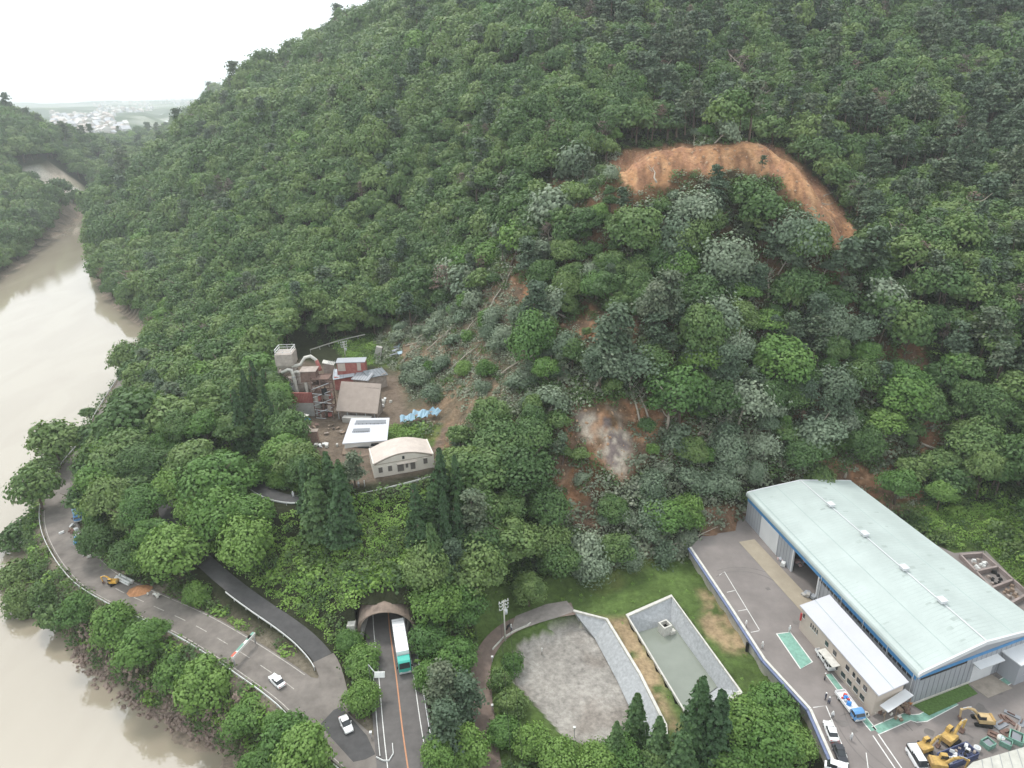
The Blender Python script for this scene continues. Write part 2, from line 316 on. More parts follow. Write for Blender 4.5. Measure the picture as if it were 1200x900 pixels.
GRASS = [[(395, 400), (460, 395), (470, 430), (400, 425)], [(560, 690), (820, 650), (905, 780), (960, 880), (800, 900), (560, 900)], [(450, 500), (520, 500), (505, 525), (450, 525)], [(1050, 590), (1210, 590), (1210, 720), (1130, 660)]]
LHB = [[(24, 200), (45, 193), (75, 203), (100, 219), (106, 230), (82, 234), (48, 222)]]
def masks(x, y, z, warp=8):
    px, py = pj(x, y, z); sc = 160/np.maximum(y, 80)
    px = px+(fbm(x, y, 7, 21)-.5)*2*warp*sc; py = py+(fbm(x, y, 9, 22)-.5)*2*warp*sc
    near = y < 460
    m = {}
    sl_ = 1-sm(-6, 3, sdist(px, py, SLIDE)); m['slide'] = sl_*near
    b = 0*px
    for g in BARE: b = np.maximum(b, 1-sm(-3, 4, sdist(px, py, g)))
    m['bare'] = b*near; m['scarp'] = (1-sm(-3, 3, sdist(px, py, SCARP)))*near
    m['rock'] = (1-sm(-8, 6, sdist(px, py, ROCKY)))*near
    g_ = 0*px
    for g in GRASS: g_ = np.maximum(g_, 1-sm(-2, 3, sdist(px, py, g)))
    m['grass'] = g_*(y < 260)
    h = 0*px
    for g in LHB: h = np.maximum(h, 1-sm(-2, 1, sdist(px, py, g)))
    m['lhb'] = h*(y > 500)*(fbm(x, y, 13, 23) > .36)
    return m, px, py
def lerpc(c, col, w): return c*(1-w[..., None])+np.array(col)*w[..., None]
def make_terrain():
    ny, nx = GX.shape; x = GX.ravel(); y = GY.ravel(); z = GZ.ravel()
    me = bpy.data.meshes.new('ground'); me.vertices.add(nx*ny); me.vertices.foreach_set('co', np.stack([x, y, z], 1).astype(np.float32).ravel())
    idx = np.arange(nx*ny).reshape(ny, nx); q = np.stack([idx[:-1, :-1], idx[:-1, 1:], idx[1:, 1:], idx[1:, :-1]], -1).reshape(-1, 4)
    zq = z[q]; xq = x[q].mean(1); yq = y[q].mean(1); ty = 114.6
    hole = (zq.max(1)-zq.min(1) > 3) & (np.abs(xq-(-27.35-(yq-114)*.19)) < 6.4) & (np.abs(yq-ty-1) < 3)
    q = q[~hole]
    me.loops.add(q.size); me.loops.foreach_set('vertex_index', q.ravel().astype(np.int32)); me.polygons.add(len(q))
    me.polygons.foreach_set('loop_start', np.arange(len(q), dtype=np.int32)*4); me.polygons.foreach_set('use_smooth', np.ones(len(q), bool)); me.update()
    m, px, py = masks(x, y, z)
    gn = fbm(x, y, 14, 30); gf = fbm(x, y, 3, 31)
    c = np.tile(np.array([.032, .036, .018]), (len(x), 1))               # forest floor: leaf litter and moss
    c = lerpc(c, (.16, .085, .045), m['slide']*.75*sm(.35, .6, gn))
    c = lerpc(c, (.30, .155, .085), m['bare']*(.35+.65*sm(.35, .6, gf))); c = lerpc(c, (.42, .25, .15), m['bare']*sm(.52, .66, fbm(x, y, 2.2, 35))*.8); c = lerpc(c, (.12, .085, .06), m['bare']*sm(.5, .62, fbm(x, y, 4, 36))*.75)
    c = lerpc(c, (.42, .225, .115), m['scarp']*(.55+.45*sm(.4, .6, gn)))
    st = vnoise(x, y*.18, 1.6, 92)*.6+vnoise(x, y*.3, .7, 93)*.4; c = lerpc(c, (.19, .10, .06), m['scarp']*sm(.52, .7, st)*.85); c = lerpc(c, (.52, .32, .18), m['scarp']*sm(.55, .75, 1-st)*.6)
    c = lerpc(c, (.40, .345, .28), m['rock']*sm(.38, .55, fbm(x, y, 5, 88)))
    c = lerpc(c, (.17, .135, .125), m['rock']*sm(.55, .62, fbm(x, y, 3.5, 89)))
    lb = (1-sm(-10, 10, sdist(px, py, [(440, 395), (520, 345), (600, 330), (620, 400), (640, 440), (600, 480), (560, 500), (470, 500), (455, 440)])))*(y < 320)
    c = lerpc(c, (.17, .145, .10), lb*.55+.3*lb*gn)
    c = lerpc(c, (.30, .155, .095), m['scarp']*sm(.5, .6, fbm(x*2, y, 5, 90))*.7)
    c = lerpc(c, (.20, .13, .09), m['bare']*(1-m['scarp'])*(py > 590)*.6)
    c = lerpc(c, (.10, .155, .042), m['grass']*(.6+.4*gf))
    gb = 0*x
    for g in ([(820, 690), (850, 700), (880, 770), (850, 765), (825, 720)], [(690, 722), (735, 722), (775, 790), (800, 860), (770, 840), (735, 790), (715, 735)]):
        gb = np.maximum(gb, 1-sm(-6, 6, sdist(px, py, g)))
    c = lerpc(c, (.34, .25, .15), gb*sm(.3, .55, gf+.1)*(y < 200))
    near = (y < 220) & (x > -70) & (x < 30)
    gl = [P(*q, 15)[:2] for q in [(335, 520), (322, 440), (350, 420), (400, 430), (470, 440), (480, 480), (530, 500), (520, 545), (500, 556), (400, 575), (370, 530)]]
    w = (1-sm(-3, 1, sdist(x, y, gl)))*(1-m['grass']); c = lerpc(c, (.17, .13, .10), w*.85)
    c = lerpc(c, (.28, .225, .175), (1-sm(-13.3, -12.2, z))*(y < 1300)*(1-sm(4, 10, sdist(x, y, RIVER))))                           # mud at the water
    w = ((1-sm(-.6, .6, sdist(x, y, BASIN_RIM)))*(z < -6)); c = lerpc(c, (.34, .315, .285), w*1.)
    c = lerpc(c, (.22, .19, .165), w*sm(.45, .62, fbm(x, y, 9, 41))*.7)
    c = lerpc(c, (.60, .50, .41), m['lhb']); c = lerpc(c, (.72, .68, .62), m['lhb']*sm(.5, .62, vnoise(x+y*.5, y*.2, 9, 95))); c = lerpc(c, (.16, .16, .10), m['lhb']*sm(.58, .66, fbm(x, y, 14, 96)))
    d, _ = pline(x, y, [(*q[:2], 0) for q in OLDROAD]); c = lerpc(c, (.2, .17, .13), (1-sm(5, 8, d))*.8*(z < 2))
    # the far plain: paddies, woods and towns
    far = sm(1650, 1950, y); t = fbm(x, y, 420, 50); t2 = vnoise(x, y, 110, 51); t3 = vnoise(x, y, 45, 52)
    fc = np.tile(np.array([.05, .085, .04]), (len(x), 1)); fc = lerpc(fc, (.13, .17, .07), sm(.46, .5, t)*sm(.3, .5, t2)); fc = lerpc(fc, (.40, .40, .37), sm(.5, .56, t)*sm(.5, .6, vnoise(x, y, 150, 55))*.6)
    c = c*(1-far[:, None])+fc*far[:, None]
    a = me.color_attributes.new('soil', 'FLOAT_COLOR', 'POINT'); a.data.foreach_set('color', np.concatenate([c, np.ones((len(x), 1))], 1).astype(np.float32).ravel())
    mt = bpy.data.materials.new('ground_soil'); mt.use_nodes = True; n = mt.node_tree.nodes; l = mt.node_tree.links; b = n['Principled BSDF']
    b.inputs['Roughness'].default_value = .95; b.inputs['Specular IOR Level'].default_value = .1
    at = n.new('ShaderNodeAttribute'); at.attribute_name = 'soil'; tc = n.new('ShaderNodeTexCoord'); nz = n.new('ShaderNodeTexNoise'); nz.inputs['Scale'].default_value = .9; nz.inputs['Detail'].default_value = 9; nz.inputs['Roughness'].default_value = .7
    n2 = n.new('ShaderNodeTexNoise'); n2.inputs['Scale'].default_value = .11; n2.inputs['Detail'].default_value = 4
    l.new(tc.outputs['Object'], nz.inputs['Vector']); l.new(tc.outputs['Object'], n2.inputs['Vector'])
    mr = n.new('ShaderNodeMapRange'); mr.inputs[1].default_value = .3; mr.inputs[2].default_value = .7; mr.inputs[3].default_value = .62; mr.inputs[4].default_value = 1.38; l.new(nz.outputs['Fac'], mr.inputs[0])
    m2 = n.new('ShaderNodeMapRange'); m2.inputs[1].default_value = .3; m2.inputs[2].default_value = .7; m2.inputs[3].default_value = .8; m2.inputs[4].default_value = 1.2; l.new(n2.outputs['Fac'], m2.inputs[0])
    mu = n.new('ShaderNodeMath'); mu.operation = 'MULTIPLY'; l.new(mr.outputs[0], mu.inputs[0]); l.new(m2.outputs[0], mu.inputs[1])
    vm = n.new('ShaderNodeVectorMath'); vm.operation = 'SCALE'; l.new(at.outputs['Color'], vm.inputs[0]); l.new(mu.outputs[0], vm.inputs['Scale']); l.new(vm.outputs[0], b.inputs['Base Color'])
    bp = n.new('ShaderNodeBump'); bp.inputs['Strength'].default_value = .8; bp.inputs['Distance'].default_value = .5; l.new(nz.outputs['Fac'], bp.inputs['Height']); l.new(bp.outputs[0], b.inputs['Normal'])
    me.materials.append(mt); o = bpy.data.objects.new('ground', me); COL.objects.link(o); return tag(o, 'soil, grass and bare landslide earth of the valley side', None, kind='structure')
make_terrain()
# ------------------------------------------------------------------ river
def make_river():
    b = MB(); b.add([(-6500, -300, -14), (6500, -300, -14), (6500, 9000, -14), (-6500, 9000, -14)], [(0, 1, 2, 3)])
    m = bpy.data.materials.new('silty_water'); m.use_nodes = True; n = m.node_tree.nodes; l = m.node_tree.links; p = n['Principled BSDF']
    p.inputs['Roughness'].default_value = .04; p.inputs['IOR'].default_value = 2.1; p.inputs['Specular IOR Level'].default_value = .5
    tc = n.new('ShaderNodeTexCoord'); nz = n.new('ShaderNodeTexNoise'); nz.inputs['Scale'].default_value = .025; nz.inputs['Detail'].default_value = 5; nz.inputs['Distortion'].default_value = 1.2
    mp = n.new('ShaderNodeMapping'); mp.inputs['Rotation'].default_value = (0, 0, -.6); mp.inputs['Scale'].default_value = (1.6, .6, 1); l.new(tc.outputs['Object'], mp.inputs[0]); l.new(mp.outputs[0], nz.inputs['Vector']); rp = n.new('ShaderNodeValToRGB'); rp.color_ramp.elements[0].position = .38; rp.color_ramp.elements[1].position = .62
    rp.color_ramp.elements[0].color = (.345, .295, .225, 1); rp.color_ramp.elements[1].color = (.375, .325, .25, 1); l.new(nz.outputs['Fac'], rp.inputs[0]); l.new(rp.outputs[0], p.inputs['Base Color'])
    w = n.new('ShaderNodeTexNoise'); w.inputs['Scale'].default_value = .55; w.inputs['Detail'].default_value = 5; l.new(tc.outputs['Object'], w.inputs['Vector'])
    bp = n.new('ShaderNodeBump'); bp.inputs['Strength'].default_value = .2; bp.inputs['Distance'].default_value = .1; l.new(w.outputs['Fac'], bp.inputs['Height']); l.new(bp.outputs[0], p.inputs['Normal'])
    o = b.build('river_water', m); tag(o, 'silty beige river water', None, kind='structure')
make_river()
# ------------------------------------------------------------------ roads and paved surfaces
M_ASPH = mat('asphalt', (.125, .115, .11), .85, .22, .35, bump=.1)
M_DARK = mat('dark_and_shaded_asphalt', (.075, .072, .072), .8, .2, .6, bump=.1)
M_OLD = mat('worn_asphalt', (.19, .168, .15), .9, .3, .25, bump=.15)
M_YARD = mat('yard_asphalt', (.215, .19, .178), .85, .2, .13, bump=.05)
M_CONC = mat('concrete', (.42, .40, .37), .85, .15, .9, bump=.2)
M_CONCL = mat('pale_concrete', (.58, .56, .51), .85, .2, 1.2)
M_WHITE = mat('white_paint', (.68, .68, .66), .5, .12, 2)
M_LINE = mat('line_paint', (.70, .69, .66), .7, .2, 2)
M_ORANGE = mat('orange_line_paint', (.50, .24, .13), .7, .15, 2)
M_TRACK = mat('dirt_track', (.20, .15, .125), .95, .25, .7, bump=.3)
def offs(line, d):
    out = []
    for i, q in enumerate(line):
        t = line[min(i+1, len(line)-1)]-line[max(i-1, 0)]; t = t/np.hypot(t[0], t[1])
        dd = d[i] if hasattr(d, '__len__') else d
        out.append(np.array([q[0]-t[1]*dd, q[1]+t[0]*dd, q[2]]))
    return out
def ribbon(mb, line, a, b, dz=0.):
    up_ = np.array([0, 0, dz]); mb.strip([q+up_ for q in offs(line, a)], [q+up_ for q in offs(line, b)])
def road(name, line, hw, m, dz=0., label=None):
    mb = MB(); ribbon(mb, line, -hw, hw, dz); o = mb.build(name, m); return tag(o, label, None, kind='structure')
def dash(line, d0, d1, a, b):
    """pieces of a line between lengths"""
    L = 0; out = []; cur = []
    s = [0]
    for p, q in zip(line[:-1], line[1:]): s.append(s[-1]+np.linalg.norm(q-p))
    s = np.array(s); arr = np.array(line); t = a
    while t < b and t < s[-1]:
        e = min(t+d0, s[-1]); k = [np.array([np.interp(v, s, arr[:, j]) for j in range(3)]) for v in (t, (t+e)/2, e)]; out.append(k); t += d0+d1
    return out
HW_IN = [HIGHWAY[0]+np.array([-.19*k, k, 0])*1.0 for k in (60, 30, 12, 5)]+HIGHWAY
road('lane_mouth', SIDEROAD[:10], 2.2, M_OLD, .016, 'pale worn mouth of the side lane')
road('old_river_road', OLDROAD, 3.8, M_OLD, 0.0, 'worn grey old road following the river bend')
road('side_road', SIDEROAD[9:], 1.9, M_DARK, -.004, 'shade darkened narrow lane climbing to the factory terrace')  # the shade over the lane is put into its asphalt colour
road('highway', HW_IN, 5.0, M_ASPH, .01, 'dark asphalt road coming out of the tunnel')
mb = MB(); ribbon(mb, HW_IN, -.12, .12, .016); o = mb.build('centre_line', M_ORANGE); tag(o, 'orange centre line on the tunnel road', None, kind='structure')
mb = MB(); ribbon(mb, HW_IN, -3.35, -3.2, .016); ribbon(mb, HW_IN, 3.2, 3.35, .016); o = mb.build('edge_lines', M_LINE); tag(o, 'white edge lines of the tunnel road', None, kind='structure')
mb = MB()
for k in dash(OLDROAD, 3.5, 3.5, 6, 90): ribbon(mb, k, -.08, .08, .008)
ribbon(mb, OLDROAD[4:60], 3.3, 3.45, .008); ribbon(mb, OLDROAD[16:60], -3.45, -3.3, .008)
o = mb.build('old_road_lines', mat('worn_line_paint', (.42, .39, .35), .8, .35, 1.5)); tag(o, 'worn white lines of the old river road', None, kind='structure')
# junction apron between the old road and the highway, and between old road and lane
mb = MB(); q = [P(*a, 0) for a in [(396, 872), (425, 868), (446, 884), (458, 882), (470, 892), (485, 930), (420, 950), (400, 900)]]
mb.add([(p[0], p[1], .004) for p in q], [tuple(range(len(q)))])
q = [P(*a, 0) for a in [(345, 790), (372, 795), (388, 770), (398, 800), (402, 830), (415, 855), (398, 862), (360, 828)]]
mb.add([(p[0], p[1], .012) for p in q], [tuple(range(len(q)))]); tag(mb.build('junction_paving', M_OLD), 'asphalt apron where lane and old road meet', None, kind='structure')
mb = MB(); q = [P(*a, 0) for a in [(391, 832), (400, 828), (412, 842), (430, 862), (440, 884), (428, 890), (414, 893), (384, 860), (376, 848)]]
mb.add([(p[0], p[1], .018) for p in q], [tuple(range(len(q)))]); tag(mb.build('patched_asphalt', M_DARK), 'dark asphalt patch at the mouth of the old road', None, kind='structure')
road('farm_track', TRACK, 2.0, M_TRACK, .0, 'brown dirt track curving round the gravel basin')
# gravel turn at the head of the basin
mb = MB(); q = [P(*a, -4) for a in [(598, 742), (604, 722), (640, 708), (664, 704), (674, 716), (652, 724), (628, 731)]]; mb.add([(p[0], p[1], -3.99) for p in q], [tuple(range(len(q)))])
tag(mb.build('track_end_paving', mat('grey_gravel', (.27, .24, .22), .9, .2, .8)), 'grey paved end of the dirt track above the basin', None, kind='structure')
# yard
mb = MB(); mb.prism([tuple(q) for q in YARD], YZ-.5, YZ); tag(mb.build('factory_yard', M_YARD), 'grey asphalt factory yard', None, kind='structure')
mb = MB(); q = [P(*a, YZ)[:2] for a in [(876, 622), (884, 628), (932, 688), (955, 700), (938, 704), (905, 668)]]
n_ = BB-BA; n_ = n_/np.linalg.norm(n_); s_ = np.array([-n_[1], n_[0]]);
q = [BA+n_*22+s_*.0, BA+n_*22+s_*4.2, BB+s_*4.2, BB]; mb.prism([tuple(p) for p in q], YZ, YZ+.04); tag(mb.build('warehouse_apron', mat('tan_concrete', (.34, .29, .22), .85, .12, .4)), 'tan concrete strip along the warehouse doors', None, kind='structure')
mb = MB()
def pl(pts, w=.14, z=YZ+.006, m=mb):
    L = [np.array([*P(*q, YZ)[:2], z]) for q in pts]; ribbon(m, L, -w/2, w/2)
pl([(843, 674), (849, 670), (890, 738)]); pl([(852, 694), (861, 692)]); pl([(865, 716), (876, 714)]); pl([(880, 741), (890, 739)])
pl([(1029, 860), (1060, 905)], .2); pl([(1023, 862), (1052, 905)], .2); pl([(1015, 882), (1018, 905)], .12); pl([(953, 829), (968, 827), (993, 888)], .16); pl([(985, 812), (1016, 852)], .15)
TY_ = MB()
for cx, cy, r0_, a0, a1 in ((878, 700, 9, 0, 2.2), (880, 702, 11, .3, 2.), (1010, 870, 10, .2, 1.7), (1090, 850, 14, 2.8, 4.), (1090, 850, 16, 2.9, 4.1), (1030, 880, 8, .5, 2)):
    c_ = P(cx, cy, YZ); L_ = [np.array([c_[0]+r0_*math.cos(a), c_[1]+r0_*math.sin(a), YZ+.004]) for a in np.linspace(a0, a1, 14)]; ribbon(TY_, L_, -.1, .1)
for cx, cy in ((1076, 848), (1171, 812), (1001, 856), (900, 690)):
    c_ = P(cx, cy, YZ); TY_.box((c_[0], c_[1], YZ+.004), (.9, .9, .012), rz=.3)
for k_ in range(26):
    c_ = P(rnd.uniform(850, 1180), rnd.uniform(690, 890), YZ)
    if sdist(np.array([c_[0]]), np.array([c_[1]]), YARD)[0] > -2: continue
    r_ = rnd.uniform(.3, 1.1); n__ = 9; TY_.add([(c_[0]+r_*rnd.uniform(.6, 1.2)*math.cos(a*.698), c_[1]+r_*rnd.uniform(.6, 1.2)*math.sin(a*.698), YZ+.0035+k_*.0001) for a in range(n__)], [tuple(range(n__))])
tag(TY_.build('tyre_marks', mat('tyre_mark', (.165, .15, .14), .9, .15, .8)), 'dark tyre marks, stains and drain covers on the yard', None, kind='structure')
tag(mb.build('yard_lines', M_LINE), 'white painted lines on the factory yard', None, kind='structure')
# basin concrete bank and kerb
mb = MB(); mb.strip(BANK_TOP, BANK_BOT)
M_BLOCK = mat('block_bank', (.40, .41, .42), .85, .22, 1.6, bump=.4)
o = thing('concrete_bank', 'grey sloping concrete bank with white rim on the right of the gravel basin', 'embankment', BANK_TOP[2]); 
def rel(pts, o): return [np.array(q)-np.array(o.location) for q in pts]
mb = MB(); mb.strip(rel(BANK_TOP, o), rel(BANK_BOT, o)); mb.build('slope_face', M_BLOCK, o)
mb = MB(); T_ = rel(BANK_TOP, o); A_ = offs(T_, .28); B_ = offs(T_, -.28); up_ = np.array([0, 0, .22]); dn_ = np.array([0, 0, -.3])
mb.strip([q+up_ for q in A_], [q+up_ for q in B_]); mb.strip([q+dn_ for q in A_], [q+up_ for q in A_]); mb.strip([q+dn_ for q in B_], [q+up_ for q in B_]); mb.build('rim', M_CONCL, o)
# pond
o = thing('retention_pond', 'rectangular concrete pond with sloping block walls and greenish water', 'pond', (*np.mean(POND_RIM, 0), -4.))
R_ = [np.array([*q, -3.9])-np.array(o.location) for q in POND_RIM]; I_ = [np.array([*q, -8.2])-np.array(o.location) for q in POND_IN]
mb = MB(); R2 = R_+[R_[0]]; I2 = I_+[I_[0]]; mb.strip(R2, I2); mb.build('wall', M_BLOCK, o)
mb = MB(); cR = sum(R_)/4
Ro = [q+(q-cR)/np.linalg.norm((q-cR)[:2])*.45 for q in R_]; Ri = [q-(q-cR)/np.linalg.norm((q-cR)[:2])*.35 for q in R_]
for A_, B_, za, zb in ((Ro, Ri, .15, .15), (Ro, Ro, -.5, .15), (Ri, Ri, -.2, .15)):
    A2 = [q+np.array([0, 0, za]) for q in A_+[A_[0]]]; B2 = [q+np.array([0, 0, zb]) for q in B_+[B_[0]]]; mb.strip(A2, B2)
mb.build('rim', M_CONCL, o)
mb = MB(); W_ = [i*.93+r*.07 for i, r in zip(I_, R_)]
W_ = [np.array([*(np.array(q)-np.array(o.location)[:2]), -7.6-o.location[2]]) for q in POND_IN]; cw = sum(W_)/4; W_ = [cw+(q-cw)*1.06 for q in W_]; mb.add(W_, [(0, 1, 2, 3)])
mw = mat('pond_water', (.23, .25, .21), .08, .06, .3, spec=.5); mb.build('water', mw, o)
# ------------------------------------------------------------------ foliage
def leaf_mat(name, c1, c2, c3=None, rough=.55, spec=.3, tr=.22):
    m = bpy.data.materials.new(name); m.use_nodes = True; n = m.node_tree.nodes; l = m.node_tree.links; b = n['Principled BSDF']
    b.inputs['Roughness'].default_value = rough; b.inputs['Specular IOR Level'].default_value = spec
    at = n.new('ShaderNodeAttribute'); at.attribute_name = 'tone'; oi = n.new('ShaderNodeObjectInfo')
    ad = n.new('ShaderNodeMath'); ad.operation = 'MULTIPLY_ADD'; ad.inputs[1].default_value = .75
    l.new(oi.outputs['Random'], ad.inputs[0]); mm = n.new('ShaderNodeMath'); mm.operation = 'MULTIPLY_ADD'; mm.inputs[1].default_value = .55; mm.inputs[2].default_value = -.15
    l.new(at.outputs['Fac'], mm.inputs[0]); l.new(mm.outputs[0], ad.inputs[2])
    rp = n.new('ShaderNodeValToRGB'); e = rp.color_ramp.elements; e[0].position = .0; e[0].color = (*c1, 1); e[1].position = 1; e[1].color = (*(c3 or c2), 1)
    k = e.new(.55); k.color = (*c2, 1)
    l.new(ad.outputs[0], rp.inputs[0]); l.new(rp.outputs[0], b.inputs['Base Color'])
    if tr:
        t = n.new('ShaderNodeBsdfTranslucent'); hs_ = n.new('ShaderNodeMix'); hs_.data_type = 'RGBA'; hs_.blend_type = 'MULTIPLY'; hs_.inputs[0].default_value = 1; hs_.inputs[7].default_value = (1.2, 1.3, .6, 1)
        l.new(rp.outputs[0], hs_.inputs[6]); l.new(hs_.outputs[2], t.inputs[0]); mx = n.new('ShaderNodeMixShader'); mx.inputs[0].default_value = tr
        l.new(b.outputs[0], mx.inputs[1]); l.new(t.outputs[0], mx.inputs[2]); l.new(mx.outputs[0], n['Material Output'].inputs[0])
    return m
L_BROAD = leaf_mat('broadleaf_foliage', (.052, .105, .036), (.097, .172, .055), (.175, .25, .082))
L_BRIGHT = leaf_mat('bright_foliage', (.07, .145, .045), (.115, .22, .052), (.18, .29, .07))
L_CEDAR = leaf_mat('cedar_foliage', (.035, .075, .032), (.06, .12, .042), (.10, .17, .055), tr=.1)
L_PINE = leaf_mat('pine_foliage', (.065, .105, .062), (.095, .14, .08), (.14, .165, .10), tr=.1)
L_SILVER = leaf_mat('silvery_foliage', (.09, .14, .08), (.145, .20, .125), (.25, .30, .205), tr=.1)
L_DEAD = leaf_mat('bare_twigs', (.10, .08, .065), (.15, .115, .09), (.17, .10, .07), tr=0)
L_WEED = leaf_mat('weed_foliage', (.12, .225, .045), (.18, .305, .062), (.25, .38, .09))
M_BARK = mat('bark', (.12, .09, .07), .95, .3, 4); M_PALEBARK = mat('pale_bark', (.38, .33, .27), .9, .25, 3)
def quads(cen, nrm, size, rs, asp=1.):
    """one leaf-clump quad per centre, facing nrm"""
    n = len(cen); nrm = nrm/np.linalg.norm(nrm, axis=1)[:, None]
    a = np.cross(nrm, rs.normal(size=(n, 3))); a /= np.linalg.norm(a, axis=1)[:, None]; b = np.cross(nrm, a)
    s = size[:, None] if hasattr(size, '__len__') else size
    a = a*s; b = b*s*asp; bend = nrm*s*.25
    return np.stack([cen-a-b*.6, cen+a*.6-b-bend, cen+a+b*.6, cen-a*.6+b-bend], 1).reshape(-1, 3)
def leaf_mesh(name, V, tone, mats, extra=None):
    """V: 4 verts per quad"""
    n = len(V)//4; me = bpy.data.meshes.new(name); ev, ef = extra if extra else (np.zeros((0, 3)), [])
    me.from_pydata(np.concatenate([V, ev]).tolist(), [], [tuple(range(4*i, 4*i+4)) for i in range(n)]+[tuple(k+4*n for k in f) for f in ef])
    a = me.attributes.new('tone', 'FLOAT', 'POINT'); t = np.zeros(len(me.vertices), np.float32); t[:4*n] = np.repeat(tone, 4); a.data.foreach_set('value', t)
    for q in mats: me.materials.append(q)
    me.update(); return me
_ico = None
def ico_pts(n, rs):
    v = rs.normal(size=(n, 3)); return v/np.linalg.norm(v, axis=1)[:, None]
def crown_broad(seed, nlobe, nleaf, size, flat=.62, ragged=.2, uneven=0.):
    """unit crown: about 1 wide, base at z=0"""
    rs = np.random.RandomState(seed); cs = []
    for i in range(nlobe):
        for _ in range(40):
            v = rs.normal(size=3); v /= np.linalg.norm(v); v[2] = abs(v[2])*1.0-.35*rs.rand(); rr = .7+.3*rs.rand()
            c = np.array([v[0]*.34*rr, v[1]*.34*rr, .42+v[2]*flat*.62*rr])
            if all(np.linalg.norm(c-q[0]) > .15 for q in cs): break
        cs.append((c, .105+.1*rs.rand()**1.5*(1+uneven), rs.rand()))
    V = []; T = []; per = max(1, nleaf//nlobe)
    for c, R, t in cs:
        v = ico_pts(per, rs); v = v[(v[:, 2] > -.55)]
        rad = R*(1+ragged*rs.normal(size=len(v)))[:, None]; p = c+v*rad*np.array([1.12, 1.12, .85])
        nn = v+.28*rs.normal(size=v.shape)+np.array([0, 0, .2]); V.append(quads(p, nn, size*(.7+.6*rs.rand(len(v))), rs)); T.append(np.clip(.25+.5*t+.25*rs.rand(len(v))+.25*(v[:, 2]), 0, 1))  # tone rises with the lobe's upper side: light from above put into leaf colour
    return np.concatenate(V), np.concatenate(T)
def crown_cedar(seed, nleaf, size, w=.5):
    """unit height cone"""
    rs = np.random.RandomState(seed); nb = nleaf//14; V = []; T = []
    for i in range(nb):
        h = rs.rand()**1.25; rmax = w*(1-h)**.8*(.55+.2*math.sin(h*60))+.02; a = rs.rand()*2*math.pi; t = rs.rand()
        k = 14; f = (rs.rand(k)*.5+.55)
        p = np.stack([np.cos(a+rs.normal(size=k)*.16)*rmax*f, np.sin(a+rs.normal(size=k)*.16)*rmax*f, h+.06-f*.045+rs.normal(size=k)*.008], 1); p[:, 2] = np.clip(p[:, 2], .02, 1)
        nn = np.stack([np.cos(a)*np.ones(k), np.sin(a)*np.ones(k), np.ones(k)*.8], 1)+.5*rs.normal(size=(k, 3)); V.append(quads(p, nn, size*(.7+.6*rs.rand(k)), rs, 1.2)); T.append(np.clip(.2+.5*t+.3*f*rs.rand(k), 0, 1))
    return np.concatenate(V), np.concatenate(T)
def crown_pine(seed, nt, nleaf, size, hgt=1.3, low=.25):
    rs = np.random.RandomState(seed); V = []; T = []
    for i in range(nt):
        h = low+(1-low)*rs.rand(); r = .42*(1-h)**.6*(.4+.6*rs.rand()); a = rs.rand()*2*math.pi; c = np.array([r*math.cos(a), r*math.sin(a), h*hgt]); t = rs.rand()
        k = nleaf//nt; v = rs.normal(size=(k, 3))*np.array([.085, .085, .028]); V.append(quads(c+v, v/np.array([.085, .085, .028])*np.array([.3, .3, .2])+np.array([0, 0, .8])+.5*rs.normal(size=(k, 3)), size*(.6+.6*rs.rand(k)), rs, 1.)); T.append(np.clip(.6*t+.4*rs.rand(k), 0, 1))
    return np.concatenate(V), np.concatenate(T)
def trunk_mesh(name, h, r, seed, mb_mat, limbs=5, lean=.06, top=.8):
    rs = np.random.RandomState(seed); b = MB(); l1 = rs.normal(size=2)*lean*h
    pts = [(0, 0, -.12*h), (l1[0]*.3, l1[1]*.3, h*.35), (l1[0], l1[1], h*top)]; b.tube(pts, [r*1.25, r*.8, r*.3], 6)
    for i in range(limbs):
        a = i*2.4+rs.rand(); z0 = h*(.3+.45*i/max(1, limbs)); t = z0/(h*top); s = np.array([l1[0]*t, l1[1]*t, z0]); e = s+np.array([math.cos(a)*.26, math.sin(a)*.26, .2])*h*(.7+.4*rs.rand())
        b.tube([s, (s+e)/2+np.array([0, 0, -.02*h]), e], [r*.5, r*.35, r*.12], 5)
    o = b.build(name, mb_mat); me = o.data; bpy.data.objects.remove(o); return me
# crown libraries (units of crown width, scaled per tree)
def lib(kind, near):
    out = []
    for s in range(5 if near else 4):
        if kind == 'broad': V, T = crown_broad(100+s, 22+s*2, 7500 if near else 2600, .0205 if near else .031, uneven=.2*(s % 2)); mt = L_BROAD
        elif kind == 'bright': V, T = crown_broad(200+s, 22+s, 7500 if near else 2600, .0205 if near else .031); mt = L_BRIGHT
        elif kind == 'silver': V, T = crown_broad(300+s, 15, 4500 if near else 1600, .025 if near else .037, flat=.5, ragged=.4, uneven=.5); mt = L_SILVER
        elif kind == 'cedar': V, T = crown_cedar(400+s, 5200 if near else 1300, .017 if near else .03, .27+.03*s); mt = L_CEDAR
        elif kind == 'pine': V, T = crown_pine(500+s, 34, 3000 if near else 1000, .03 if near else .045); mt = L_PINE
        elif kind == 'dead': V, T = crown_pine(600+s, 30, 1500 if near else 500, .014 if near else .025, 1.0, .2); mt = L_DEAD
        me = leaf_mesh('crown', V, T, [mt]); out.append(me)
    return out
LIBN = {k: lib(k, True) for k in ('broad', 'bright', 'silver', 'cedar', 'pine', 'dead')}
LIBF = {k: lib(k, False) for k in ('broad', 'bright', 'silver', 'cedar', 'pine', 'dead')}
